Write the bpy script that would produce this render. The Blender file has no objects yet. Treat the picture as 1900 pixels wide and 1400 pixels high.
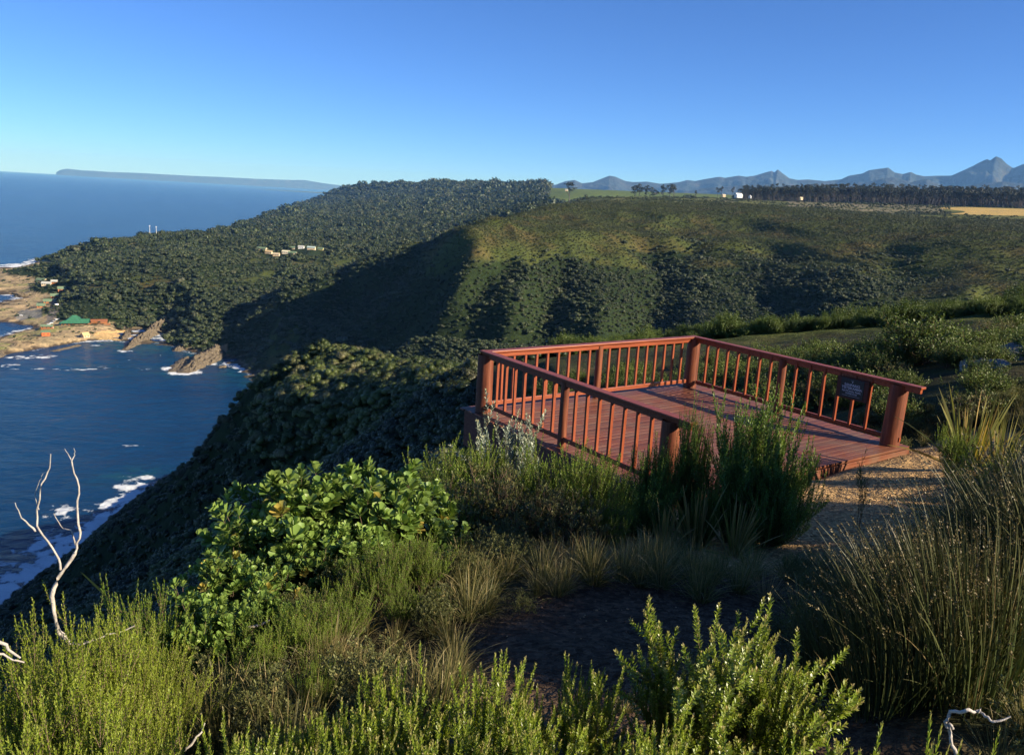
import bpy, bmesh, math, random
import numpy as np
from mathutils import Vector, Matrix
from mathutils.geometry import delaunay_2d_cdt
R = math.radians
random.seed(7)
HAZE_D = 2.3e-5
scene = bpy.context.scene
col = scene.collection
# ------------------------------------------------------------------ camera
CZ = 180.0                                    # eye height above the sea
FPX, PITCH, ROLL = 1500.0, R(12.53), R(3.25)  # focal length in pixels of the 1900 px photograph
fwd = np.array([0, math.cos(PITCH), -math.sin(PITCH)])
up0 = np.array([0, math.sin(PITCH), math.cos(PITCH)])
rt0 = np.array([1.0, 0, 0])
rt = rt0*math.cos(ROLL) + up0*math.sin(ROLL)
upv = -rt0*math.sin(ROLL) + up0*math.cos(ROLL)
cd = bpy.data.cameras.new("camera"); cam = bpy.data.objects.new("camera", cd); col.objects.link(cam)
cd.sensor_width = 36; cd.lens = 36*FPX/1900; cd.clip_start = 0.1; cd.clip_end = 120000
M = Matrix(((rt[0], upv[0], -fwd[0], 0), (rt[1], upv[1], -fwd[1], 0), (rt[2], upv[2], -fwd[2], CZ), (0, 0, 0, 1)))
cam.matrix_world = M
scene.camera = cam
# ------------------------------------------------------------------ sky, sun, exposure
SUN_EL, SUN_AZ = R(24), R(112)                # azimuth clockwise from the view direction (+Y)
world = bpy.data.worlds.new("World"); scene.world = world; world.use_nodes = True
wn = world.node_tree.nodes; wl = world.node_tree.links
sky = wn.new('ShaderNodeTexSky'); sky.sky_type = 'NISHITA'; sky.sun_disc = False
sky.sun_elevation = SUN_EL; sky.sun_rotation = SUN_AZ; sky.altitude = 180; sky.air_density = 0.6; sky.dust_density = 0.0; sky.ozone_density = 8.0
tint = wn.new('ShaderNodeMix'); tint.data_type = 'RGBA'; tint.blend_type = 'MULTIPLY'; tint.inputs[0].default_value = 1.0; tint.inputs[7].default_value = (.86, .97, 1.15, 1)   # white balance of the sky
wl.new(sky.outputs[0], tint.inputs[6]); wl.new(tint.outputs[2], wn['Background'].inputs[0]); wn['Background'].inputs[1].default_value = 0.058
sd = np.array([math.cos(SUN_EL)*math.sin(SUN_AZ), math.cos(SUN_EL)*math.cos(SUN_AZ), math.sin(SUN_EL)])
sl = bpy.data.lights.new("sun", 'SUN'); sl.energy = 4.0; sl.angle = R(0.5); sl.color = (1.0, 0.87, 0.68)
sun = bpy.data.objects.new("sun", sl); col.objects.link(sun)
sun.rotation_euler = Vector(sd).to_track_quat('Z', 'Y').to_euler()
scene.view_settings.view_transform = 'Standard'; scene.view_settings.look = 'None'
scene.view_settings.exposure = 1.42; scene.view_settings.gamma = 1.0
scene.cycles.max_bounces = 4; scene.cycles.diffuse_bounces = 1; scene.cycles.glossy_bounces = 2
scene.cycles.transmission_bounces = 2; scene.cycles.volume_bounces = 0; scene.cycles.transparent_max_bounces = 4

# ------------------------------------------------------------------ helpers
def ray(u, v):
    d = fwd*FPX + rt*(u-950) - upv*(v-700)
    return d/np.linalg.norm(d)
def at(u, v, r):
    """world point seen at pixel (u, v) of the 1900 px photograph at horizontal distance r"""
    d = ray(u, v); t = r/math.hypot(d[0], d[1])
    return np.array([d[0]*t, d[1]*t, CZ+d[2]*t])
def at_z(u, v, z):
    d = ray(u, v); t = (z-CZ)/d[2]
    return np.array([d[0]*t, d[1]*t, z])
def hsh(ix, iy, s):
    h = (ix.astype(np.int64)*374761393 + iy.astype(np.int64)*668265263 + s*974634777) & 0x7fffffff
    h = ((h ^ (h >> 13))*1274126177) & 0x7fffffff
    return ((h ^ (h >> 16)) & 0xffff)/65535.0
def vnoise(x, y, s=0):
    x = np.asarray(x, float); y = np.asarray(y, float)
    ix = np.floor(x); iy = np.floor(y); fx = x-ix; fy = y-iy
    fx = fx*fx*fx*(fx*(fx*6-15)+10); fy = fy*fy*fy*(fy*(fy*6-15)+10)
    a = hsh(ix, iy, s); b = hsh(ix+1, iy, s); c = hsh(ix, iy+1, s); d = hsh(ix+1, iy+1, s)
    return (a+(b-a)*fx)*(1-fy) + (c+(d-c)*fx)*fy
def fbm(x, y, s=0, o=4):
    t = 0; a = 0.5; n = 0
    for k in range(o):
        t = t + a*(vnoise(x, y, s+k*17)*2-1); n += a; a *= 0.5; x = x*2.03+11.3; y = y*2.03-7.7
    return t/n
def sst(a, b, x):
    t = np.clip((x-a)/(b-a), 0, 1); return t*t*(3-2*t)
def props(o, label=None, cat=None, group=None, kind=None):
    if label: o['label'] = label
    if cat: o['category'] = cat
    if group: o['group'] = group
    if kind: o['kind'] = kind
    return o
def mesh_np(name, V, F, mats=(), fm=None, smooth=False, quads=True, cols=None):
    """mesh from numpy arrays; F is (n,3) or (n,4)"""
    V = np.asarray(V, np.float32); F = np.asarray(F, np.int32)
    me = bpy.data.meshes.new(name); n, k = F.shape
    me.vertices.add(len(V)); me.vertices.foreach_set('co', V.ravel())
    me.loops.add(n*k); me.loops.foreach_set('vertex_index', F.ravel())
    me.polygons.add(n); me.polygons.foreach_set('loop_start', np.arange(0, n*k, k, dtype=np.int32))
    me.polygons.foreach_set('loop_total', np.full(n, k, np.int32))
    if smooth: me.polygons.foreach_set('use_smooth', np.ones(n, bool))
    for m in mats: me.materials.append(m)
    if fm is not None: me.polygons.foreach_set('material_index', np.asarray(fm, np.int32))
    me.update(calc_edges=True)
    if cols:
        for nm, c in cols.items():
            c = np.asarray(c, np.float32)
            if c.ndim == 1:
                a = me.attributes.new(nm, 'FLOAT', 'POINT'); a.data.foreach_set('value', c)
            else:
                a = me.attributes.new(nm, 'FLOAT_COLOR', 'POINT')
                a.data.foreach_set('color', np.hstack([c, np.ones((len(c), 1), np.float32)]).ravel())
    return me
def link(name, me, parent=None, loc=None):
    o = bpy.data.objects.new(name, me); col.objects.link(o)
    if parent is not None: o.parent = parent
    if loc is not None: o.location = loc
    return o
def empty(name, loc, rz=0.0, label=None, cat=None, group=None):
    o = bpy.data.objects.new(name, None); col.objects.link(o)
    o.location = loc; o.rotation_euler[2] = rz; o.empty_display_size = 0.2
    return props(o, label, cat, group)
def copy_tree(o, parent=None):
    c = o.copy(); col.objects.link(c); c.parent = parent
    if parent is not None: c.matrix_parent_inverse = o.matrix_parent_inverse.copy()
    for ch in list(o.children): copy_tree(ch, c)
    return c
# ------------------------------------------------------------------ terrain: feature lines -> triangulated heights -> fine polar grid
W = lambda x, y, z: np.array([x, y, z], float)
P = []
def line(pts, step=0.02):
    pts = [at(*p[1:]) if p[0] == 'p' else (at_z(*p[1:]) if p[0] == 's' else W(*p[1:])) for p in pts]
    for i, a in enumerate(pts):
        P.append(a)
        if i+1 < len(pts):
            b = pts[i+1]
            qa = np.array([math.atan2(a[0], a[1]), math.log(math.hypot(a[0], a[1]))])
            qb = np.array([math.atan2(b[0], b[1]), math.log(math.hypot(b[0], b[1]))])
            n = int(np.linalg.norm(qb-qa)/step)
            for k in range(1, n+1):
                t = k/(n+1); q = qa+(qb-qa)*t; r = math.exp(q[1])
                P.append(np.array([r*math.sin(q[0]), r*math.cos(q[0]), a[2]+(b[2]-a[2])*t]))
p = lambda u, v, r: ('p', u, v, r)
w = lambda x, y, z: ('w', x, y, z)
s = lambda u, v, z=0.0: ('s', u, v, z)
def pts(*L):
    for q in L: line([q])
# near shelf where the photographer stands and the deck is built
for (x, y, z) in [(0, .5, 178.35), (-1.2, .6, 178.3), (1.2, .6, 178.5), (3, .8, 178.9), (8, 1, 179.6), (-4, 1, 176.6), (-8, 1.5, 173.0), (-14, 3, 167.0),
                  (0, 2.5, 178.0), (1.3, 2.6, 178.1), (3, 3, 178.3), (6, 3.5, 178.7), (12, 5, 179.6), (-1.5, 2.6, 177.7), (-3, 3, 176.5), (-5, 4, 174.3),
                  (0, 5, 177.5), (1.6, 5, 177.55), (3.5, 5.5, 177.4), (6, 6, 177.9), (10, 8, 178.6), (-1.6, 5, 177.1), (-3, 6, 175.9), (-6, 7, 172.6),
                  (1, 8, 176.5), (3, 8, 176.55), (5.5, 8.5, 176.75), (8, 9, 177.2), (-.8, 8.5, 176.3), (-2.5, 9.5, 174.8),
                  (2, 9.9, 176.15), (3.2, 10.6, 176.2), (4.6, 11.3, 176.24), (6.7, 12.9, 176.22), (7.6, 13.1, 176.4), (10, 12.5, 177.1), (15, 14, 177.8),
                  (.8, 11, 175.2), (-.6, 13.2, 174.4), (-2.2, 12.5, 173.3), (3, 13.5, 174.8), (4, 17.5, 174.3), (6, 16, 175.2), (8.2, 15, 175.9), (9.5, 18, 176.2),
                  (0, 18, 172.6), (2, 23, 172.4), (-4, 17, 171), (6, 24, 173.6), (13, 20, 176.8), (11.5, 25, 175.4), (20, 22, 177.2), (25, 32, 175.6), (18, 32, 175.0), (-6, 12, 170.5)]:
    P.append(W(x, y, z))
line([w(4, 34, 171.5), w(14, 36, 173), w(26, 44, 174.4), w(40, 60, 174.6)])
line([p(862, 690, 62), p(1000, 672, 52), p(1150, 660, 52), p(1270, 640, 60), p(1330, 620, 72), p(1450, 610, 78), p(1600, 600, 86), p(1750, 587, 96), p(1900, 568, 108), p(2100, 545, 125), p(2400, 520, 150)])
line([w(60, 20, 178), w(110, 60, 178), w(180, 80, 182), w(330, 60, 190), w(900, 100, 200)])
line([w(-5, 100, 138), w(60, 150, 140), w(140, 190, 146), w(300, 230, 160), w(700, 260, 190)])      # beyond the near crest the ground drops
line([w(-120, 500, 25), w(40, 380, 50), w(160, 350, 70), w(330, 360, 100), w(700, 420, 150)])
# knoll and its ridge
line([p(505, 668, 200), p(590, 636, 200), p(680, 650, 184), p(760, 680, 160), p(820, 698, 130), p(860, 690, 80)])
line([p(505, 668, 200), p(470, 702, 200), p(430, 754, 215), p(395, 805, 250), p(300, 897, 320), p(200, 985, 335), p(100, 1085, 312), p(0, 1172, 290), p(-200, 1300, 270)])
line([p(470, 735, 180), p(520, 735, 163), p(590, 735, 152), p(660, 732, 140), p(740, 724, 125), p(810, 715, 105)])
line([p(700, 800, 118), p(500, 900, 150), p(400, 1000, 118), p(250, 1100, 108)])
pts(p(800, 760, 70), p(860, 850, 24), p(640, 1000, 44), p(350, 1150, 50), p(150, 1150, 110), p(480, 820, 190), p(330, 960, 240), p(180, 1080, 220))
pts(w(-30, 15, 155), w(-60, 10, 138), w(-120, 30, 100), w(-200, 60, 45), w(-25, 5, 160), w(-30, 30, 153), w(-60, 40, 132))
line([w(-60, 235, 118), w(-20, 210, 130), w(20, 180, 136)])
line([w(-150, 420, 30), w(-110, 330, 62), w(-60, 330, 70), w(0, 300, 80), w(100, 270, 100)])
# near shoreline, cove and river mouth
line([w(-330, 60, 0), w(-235, 180, 0), w(-207, 290, 0), w(-208, 360, 0), w(-212, 440, 0), w(-190, 520, 0), w(-180, 600, 0), w(-215, 690, 0), w(-243, 765, 0), w(-288, 838, 0)])
line([w(-360, 60, -12), w(-265, 180, -12), w(-240, 290, -12), w(-245, 360, -12), w(-250, 440, -12), w(-235, 520, -12), w(-230, 600, -12), w(-262, 690, -12), w(-285, 760, -8)])
line([w(-288, 838, 0), w(-240, 740, 4), w(-130, 680, 8), w(-30, 640, 14), w(100, 590, 26), w(300, 560, 50), w(600, 540, 85), w(1100, 560, 140)])
# far side of the mouth: spur C
line([w(-288, 838, 0), s(405, 657), s(368, 664), s(330, 640), s(318, 622), s(310, 597), s(296, 596), s(272, 618), s(240, 647), s(228, 640), s(240, 622), s(222, 612), s(205, 628), s(172, 630), s(150, 634), s(120, 640), s(60, 652), s(0, 664), s(-120, 690), s(-300, 720)])
line([s(380, 700, -10), s(300, 690, -10), s(250, 668, -10), s(160, 655, -10), s(60, 672, -10), s(-120, 715, -10), s(-300, 740, -10)])
line([p(425, 640, 912), p(460, 584, 930), p(540, 530, 945), p(640, 490, 940), p(760, 453, 880), p(865, 416, 770), p(950, 397, 1000), p(1065, 375, 1500), p(1180, 368, 1600), p(1300, 372, 1600), p(1450, 384, 1400), p(1560, 404, 1180), p(1680, 412, 1100), p(1800, 416, 1150), p(1920, 426, 1200), p(2150, 430, 1250)])
# behind the spur: the wooded terrace
line([p(430, 612, 965), p(500, 560, 1040), w(-330, 1100, 46), w(-230, 1230, 50), w(-120, 1400, 72), w(0, 1700, 105)])
line([p(500, 478, 1480), p(600, 470, 1560), p(700, 463, 1700), p(800, 437, 2100), p(900, 400, 3000), p(1000, 378, 3600)])
line([p(380, 610, 960), p(370, 560, 1060), p(380, 520, 1180), p(400, 490, 1350), p(420, 460, 1650)])
line([p(300, 566, 1130), p(300, 530, 1180), p(300, 500, 1270), p(300, 478, 1450), p(300, 456, 1700)])
line([p(230, 580, 1120), p(225, 550, 1170), p(215, 515, 1280), p(205, 484, 1520)])
line([p(195, 588, 1080), p(165, 545, 1200), p(140, 505, 1400), p(125, 484, 1600)])
line([p(122, 466, 1900), p(170, 453, 1930), p(230, 443, 1980), p(290, 438, 2060), p(380, 432, 2300), p(480, 424, 2800), p(560, 403, 3700)])
pts(p(500, 500, 1300), p(480, 530, 1150), p(450, 572, 1010), p(250, 470, 1650))
line([p(600, 438, 2600), p(700, 440, 2300)]); line([p(640, 405, 3500), p(700, 402, 3300), p(800, 395, 3500)])
line([p(600, 392, 5200), p(700, 372, 4800), p(800, 368, 5000), p(900, 366, 4800)])
# headland B and its skyline
line([s(560, 387), p(572, 378, 6900), p(590, 364, 6850), p(620, 350, 6800), p(645, 342, 6800), p(700, 339, 6700), p(800, 341, 6300), p(950, 345, 5500), p(1040, 353, 4600), p(1090, 358, 4200)])
line([w(-1100, 9000, 0), w(-700, 9500, 150), w(0, 9000, 200)])
# outer shoreline of headland A and on to B
line([s(-300, 520), s(-100, 500), s(0, 499), s(50, 492), s(112, 482), w(-975, 1800, 0), w(-960, 2100, 0), w(-1010, 2600, 0), w(-1100, 3000, 0), w(-1270, 4000, 0), s(490, 404), s(530, 396), s(560, 387), w(-1820, 7300, 0), w(-1700, 8000, 0), w(-1100, 9000, 0)])
line([w(-1900, 1750, -15), w(-1100, 1620, -15), w(-1080, 1900, -15), w(-1200, 3000, -15), w(-1500, 4500, -15), w(-1980, 6900, -15), w(-1950, 8000, -15)])
# village flat and rock platform
line([s(-300, 690, 3), s(0, 652, 3), s(60, 643, 3), s(120, 630, 4), s(160, 624, 4), s(200, 618, 3)])
line([s(-300, 660, 3), s(0, 628, 3), s(60, 612, 4), s(110, 604, 5), s(200, 600, 8)])
line([s(-300, 600, 3), s(0, 575, 3), s(60, 580, 5), s(100, 570, 6), s(140, 545, 8)])
line([s(-300, 545, 3), s(0, 530, 4), s(60, 530, 4), s(110, 520, 6)]); line([s(-200, 512, 2), s(0, 504, 3), s(60, 498, 3), s(105, 490, 5)])
pts(s(0, 556, -3), s(22, 552, -2), s(-60, 562, -3), s(-200, 570, -4))
pts(s(0, 622, -3), s(25, 613, -3), s(45, 609, -1.5), s(-60, 640, -4))
# face of the ridge across the valley
line([p(865, 416, 770), p(884, 445, 740), p(882, 472, 715), p(850, 520, 690), p(806, 570, 668), p(772, 612, 650)])       # nose and its rib
line([p(760, 500, 860), p(730, 540, 830), p(690, 585, 790), p(640, 620, 760)])
line([p(640, 545, 905), p(560, 580, 885), p(500, 620, 850)])
line([p(884, 445, 742), p(930, 440, 790), p(1000, 432, 840), p(1080, 430, 880), p(1185, 432, 930), p(1290, 436, 930), p(1400, 440, 930)])
line([p(884, 472, 717), p(925, 474, 745), p(985, 475, 768), p(1050, 475, 795), p(1100, 475, 805), p(1200, 478, 850)])
line([p(985, 490, 745), p(968, 535, 700), p(935, 590, 645), p(915, 640, 600)])
line([p(915, 520, 720), p(885, 570, 690), p(850, 620, 655)])
line([p(1100, 495, 785), p(1120, 530, 720), p(1110, 585, 640), p(1100, 640, 580)])
line([p(1045, 520, 765), p(1020, 590, 690), p(1000, 640, 635)])
line([p(1200, 500, 880), p(1225, 530, 810), p(1210, 590, 710), p(1190, 640, 650)])
line([p(1290, 450, 1000), p(1300, 500, 820), p(1330, 550, 720), p(1310, 610, 630)])
line([p(1400, 450, 980), p(1420, 500, 840), p(1440, 560, 720), p(1440, 600, 650)])
line([p(1540, 440, 980), p(1540, 490, 810), p(1570, 550, 680), p(1560, 600, 600)])
line([p(1660, 450, 920), p(1690, 500, 790), p(1710, 550, 670), p(1700, 590, 590)])
line([p(1790, 450, 870), p(1800, 500, 740), p(1830, 550, 620), p(1830, 590, 560)])
line([p(1900, 450, 870), p(1930, 500, 770), p(1960, 560, 620)]); line([p(2100, 450, 850), p(2100, 520, 650)])
# plateau and foot of the mountains
line([p(1090, 366, 2300), p(1180, 363, 2400), p(1300, 366, 2400), p(1400, 372, 2400), p(1560, 376, 2500), p(1750, 382, 2500), p(1900, 386, 2500), p(2200, 395, 2500)])
line([p(1500, 388, 1750), p(1600, 395, 1600), p(1750, 405, 1500), p(1900, 408, 1500), p(2200, 415, 1500)])
line([p(1100, 357, 4200), p(1300, 362, 4500), p(1500, 366, 4500), p(1900, 376, 4500), p(2300, 385, 4500)])
line([p(1060, 353, 11500), p(1300, 363, 11500), p(1600, 376, 11500), p(1900, 388, 11500), p(2600, 400, 11500)])
line([w(-1500, 12500, 100), w(0, 14000, 150), w(4000, 14000, 150), w(12000, 12000, 150)])
pts(w(-3000, 11000, -15), w(-3500, 16000, -15), w(-2500, 13500, -15), w(-2500, 20000, 0), w(3000, 24000, 100), w(16000, 16000, 100), w(12000, 3000, 200), w(4000, 700, 200), w(-20000, 6000, -15), w(-20000, 12000, -15), w(-4000, 1500, -15), w(-3500, 900, -15), w(-700, 300, -15), w(-420, 30, -15), w(-9000, 2000, -15), w(-9000, 9000, -15), w(9000, 9000, 200), w(2500, 1500, 200), w(-400, 450, -15), w(-1600, 1200, -15), w(-600, 600, -15))
Pq = np.array(P); Aq = np.arctan2(Pq[:, 0], Pq[:, 1]); Lq = np.log(np.hypot(Pq[:, 0], Pq[:, 1])); Zq = Pq[:, 2]
# frame of the triangulation
eA = [-1.6, -.8, 0, .8, 1.6]; ext = []
for a in eA: ext.append((a, math.log(.3), 178.4)); ext.append((a, math.log(40000), -15 if a < -.1 else 100))
Aq = np.append(Aq, [e[0] for e in ext]); Lq = np.append(Lq, [e[1] for e in ext]); Zq = np.append(Zq, [e[2] for e in ext])
key = {}
for i in range(len(Aq)): key[(round(Aq[i], 4), round(Lq[i], 4))] = i
idx = sorted(key.values()); Aq, Lq, Zq = Aq[idx], Lq[idx], Zq[idx]
res = delaunay_2d_cdt([Vector((a, l)) for a, l in zip(Aq, Lq)], [], [], 0, 1e-7)
tv = np.array([tuple(v) for v in res[0]]); tz = np.array([Zq[o[0]] for o in res[3]]); tf = [f for f in res[2] if len(f) == 3]
gA = np.concatenate([np.arange(-1.3, -.64, .012), np.arange(-.64, .64, .0022), np.arange(.64, 1.3, .012)])
gL = np.concatenate([np.arange(math.log(.7), math.log(40), .02), np.arange(math.log(40), math.log(4500), .0052), np.arange(math.log(4500), math.log(26000), .02)])
# raster on a uniform fine lattice, blur, then sample onto the mesh grid
uA = np.arange(-1.34, 1.3401, .004); uL = np.arange(math.log(.5), math.log(32000), .007)
Z = np.full((len(uL), len(uA)), np.nan)
for f in tf:
    (x0, y0), (x1, y1), (x2, y2) = tv[f[0]], tv[f[1]], tv[f[2]]
    d = (y1-y2)*(x0-x2)+(x2-x1)*(y0-y2)
    if abs(d) < 1e-12: continue
    i0, i1 = np.searchsorted(uA, [min(x0, x1, x2)-1e-9, max(x0, x1, x2)+1e-9]); j0, j1 = np.searchsorted(uL, [min(y0, y1, y2)-1e-9, max(y0, y1, y2)+1e-9])
    if i1 <= i0 or j1 <= j0: continue
    X, Y = np.meshgrid(uA[i0:i1], uL[j0:j1])
    a = ((y1-y2)*(X-x2)+(x2-x1)*(Y-y2))/d; b = ((y2-y0)*(X-x2)+(x0-x2)*(Y-y2))/d; c = 1-a-b
    m = (a >= -1e-6) & (b >= -1e-6) & (c >= -1e-6)
    sub = Z[j0:j1, i0:i1]; sub[m] = (a*tz[f[0]]+b*tz[f[1]]+c*tz[f[2]])[m]
Z = np.where(np.isnan(Z), 100, Z)
def blur(Z, sx, sy):
    for ax, sg in ((1, sx), (0, sy)):
        n = int(3*sg)+1; k = np.exp(-.5*(np.arange(-n, n+1)/sg)**2); k /= k.sum()
        pad = [(0, 0), (0, 0)]; pad[ax] = (n, n); Zp = np.pad(Z, pad, mode='edge'); out = 0
        for i, kk in enumerate(k): out = out+kk*(Zp[i:i+Z.shape[0]] if ax == 0 else Zp[:, i:i+Z.shape[1]])
        Z = out
    return Z
Zs = blur(Z, 2.0, 1.6)
def bil(Zg, a, l):
    fa = np.clip((a-uA[0])/.004, 0, len(uA)-1.001); fl = np.clip((l-uL[0])/.007, 0, len(uL)-1.001)
    i = fa.astype(int); j = fl.astype(int); ta = fa-i; tl = fl-j
    return (Zg[j, i]*(1-ta)+Zg[j, i+1]*ta)*(1-tl)+(Zg[j+1, i]*(1-ta)+Zg[j+1, i+1]*ta)*tl
def ridg(x, y, s): return 1-np.abs(fbm(x, y, s, 3))*2.2
def height(x, y):
    x = np.asarray(x, float); y = np.asarray(y, float)
    r = np.hypot(x, y); a = np.arctan2(x, y); l = np.log(np.maximum(r, .3))
    z = bil(Zs, a, l)
    far = sst(300, 600, r); amp = far*sst(3, 40, z)*(1-sst(2300, 4000, r)*.3)
    slopey = np.clip(1-sst(150, 195, z), 0, 1)
    z = z + amp*slopey*(9*fbm(x/120, y/120, 3, 4)) + amp*slopey*7*(ridg(x/85+y/400, y/260-x/300, 9)-.5)*sst(20, 60, z)
    z = z + sst(60, 120, r)*(1-far)*(2.5*fbm(x/30, y/30, 5, 3))*sst(3, 15, z)
    z = z + sst(15, 40, r)*(1-sst(200, 400, r))*.5*fbm(x/6, y/6, 6, 3)
    z = z + (1-sst(14, 30, r))*.05*fbm(x/.9, y/.9, 8, 3) + (1-sst(6, 14, r))*.015*fbm(x/.2, y/.2, 12, 2)
    low = (1-sst(8, 14, z))*sst(500, 800, r)*sst(-3, 1, z)*(1-sst(2500, 3500, r))
    z = z + low*(2.6*fbm((x+y*.5)/26, (y-x*.5)/9, 15, 5))                # rocky ledges on the shore platform
    return z
def build_ground():
    AA, LL = np.meshgrid(gA, gL); RR = np.exp(LL); X = RR*np.sin(AA); Y = RR*np.cos(AA); Zh = height(X, Y)
    n, m = X.shape; V = np.stack([X, Y, Zh], -1).reshape(-1, 3)
    ii = (np.arange(n-1)[:, None]*m+np.arange(m-1)[None, :]).ravel()
    F = np.stack([ii, ii+1, ii+m+1, ii+m], -1)
    zz = Zh.ravel()[F].max(1); F = F[zz > -14]
    return V, F
# ------------------------------------------------------------------ materials
def mat(name):
    m = bpy.data.materials.new(name); m.use_nodes = True
    nt = m.node_tree; return m, nt, nt.nodes, nt.links, nt.nodes['Principled BSDF']
def node(nt, typ, **kw):
    n = nt.nodes.new(typ)
    for k, v in kw.items(): setattr(n, k, v)
    return n
def ramp(nt, fac, stops):
    n = nt.nodes.new('ShaderNodeValToRGB'); nt.links.new(fac, n.inputs[0])
    e = n.color_ramp.elements
    while len(e) < len(stops): e.new(0.5)
    for q, (pos, c) in zip(e, stops): q.position = pos; q.color = (c[0], c[1], c[2], 1) if len(c) == 3 else c
    return n.outputs[0]
def noise(nt, scale, detail=4, coord='Object', rough=0.55, vec=None, dist=0.0):
    n = nt.nodes.new('ShaderNodeTexNoise'); n.inputs['Scale'].default_value = scale; n.inputs['Detail'].default_value = detail
    n.inputs['Roughness'].default_value = rough; n.inputs['Distortion'].default_value = dist
    if vec is None:
        t = nt.nodes.new('ShaderNodeTexCoord'); vec = t.outputs[coord]
    nt.links.new(vec, n.inputs['Vector']); return n.outputs[0]
def mix(nt, fac, a, b, mode='MIX'):
    n = nt.nodes.new('ShaderNodeMix'); n.data_type = 'RGBA'; n.blend_type = mode
    for sck, v in ((n.inputs[0], fac), (n.inputs[6], a), (n.inputs[7], b)):
        if hasattr(v, 'links'): nt.links.new(v, sck)
        elif isinstance(v, (int, float)): sck.default_value = v
        else: sck.default_value = (*v, 1)
    return n.outputs[2]
def maths(nt, op, a, b=None, clamp=False):
    n = nt.nodes.new('ShaderNodeMath'); n.operation = op; n.use_clamp = clamp
    for i, v in enumerate((a, b)):
        if v is None: continue
        if hasattr(v, 'links'): nt.links.new(v, n.inputs[i])
        else: n.inputs[i].default_value = v
    return n.outputs[0]
def bump(nt, bs, h, strength=.4, dist=.02):
    b = nt.nodes.new('ShaderNodeBump'); b.inputs['Strength'].default_value = strength; b.inputs['Distance'].default_value = dist
    nt.links.new(h, b.inputs['Height']); nt.links.new(b.outputs[0], bs.inputs['Normal']); return b
def simple(name, c, rough=.7, var=.25, scale=6.0, spec=.3, bmp=0.0, metal=0.0):
    m, nt, N, L, bs = mat(name)
    f = noise(nt, scale, 5)
    L.new(ramp(nt, f, [(.3, tuple(q*(1-var) for q in c)), (.7, tuple(min(1, q*(1+var)) for q in c))]), bs.inputs[0])
    bs.inputs['Roughness'].default_value = rough; bs.inputs['Specular IOR Level'].default_value = spec; bs.inputs['Metallic'].default_value = metal
    if bmp: bump(nt, bs, noise(nt, scale*4, 6), bmp, .01)
    return m
def leafmat(name, dark, lit, tip=None, trans=.3, rough=.5, per_object=.5, patch=.35, spec=.35, alt=None):
    """foliage: colour varies from plant to plant, clump to clump, leaf to leaf; 'tip' attribute gives young leaves their own colour"""
    m, nt, N, L, bs = mat(name)
    oi = node(nt, 'ShaderNodeObjectInfo'); geo = node(nt, 'ShaderNodeNewGeometry')
    f = maths(nt, 'MULTIPLY', oi.outputs['Random'], per_object)
    f = maths(nt, 'ADD', f, maths(nt, 'MULTIPLY', geo.outputs['Random Per Island'], 1-per_object))
    c = ramp(nt, f, [(.0, dark), (1.0, lit)] if alt is None else [(.0, dark), (.62, lit), (.80, alt[0]), (1.0, alt[1])])
    if patch:
        g = noise(nt, patch, 3, vec=geo.outputs['Position'])
        c = mix(nt, maths(nt, 'MULTIPLY', ramp(nt, g, [(.35, (0, 0, 0)), (.65, (1, 1, 1))]), .5), c, tuple(q*.55 for q in dark))
    if tip is not None:
        at_ = node(nt, 'ShaderNodeAttribute', attribute_name='tip'); c = mix(nt, at_.outputs['Fac'], c, tip)
    L.new(c, bs.inputs[0]); bs.inputs['Roughness'].default_value = rough; bs.inputs['Specular IOR Level'].default_value = spec
    if trans:
        tr = node(nt, 'ShaderNodeBsdfTranslucent'); L.new(mix(nt, 1.0, c, (1.0, 1.0, .45), 'MULTIPLY'), tr.inputs[0])
        mx = node(nt, 'ShaderNodeMixShader'); mx.inputs[0].default_value = trans
        L.new(bs.outputs[0], mx.inputs[1]); L.new(tr.outputs[0], mx.inputs[2]); L.new(mx.outputs[0], N['Material Output'].inputs[0])
    return m
def wood(name, base, dark, light, scale=(2, 40, 40), rough=.5, grey=None, bmp=.3):
    m, nt, N, L, bs = mat(name)
    t = node(nt, 'ShaderNodeTexCoord'); mp = node(nt, 'ShaderNodeMapping'); L.new(t.outputs['Object'], mp.inputs[0]); mp.inputs['Scale'].default_value = scale
    g = noise(nt, 1.0, 6, vec=mp.outputs[0], rough=.65, dist=.4)
    c = ramp(nt, g, [(.28, dark), (.5, base), (.75, light)])
    geo = node(nt, 'ShaderNodeNewGeometry')
    v = ramp(nt, geo.outputs['Random Per Island'], [(0, (.72, .70, .70)), (1, (1.2, 1.15, 1.12))])
    c = mix(nt, 1.0, c, v, 'MULTIPLY')
    if grey is not None:
        w2 = noise(nt, 1.7, 5); c = mix(nt, maths(nt, 'MULTIPLY', ramp(nt, w2, [(.42, (0, 0, 0)), (.66, (1, 1, 1))]), .55), c, grey)
    L.new(c, bs.inputs[0]); bs.inputs['Roughness'].default_value = rough; bs.inputs['Specular IOR Level'].default_value = .35
    bump(nt, bs, g, bmp, .004)
    return m
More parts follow.
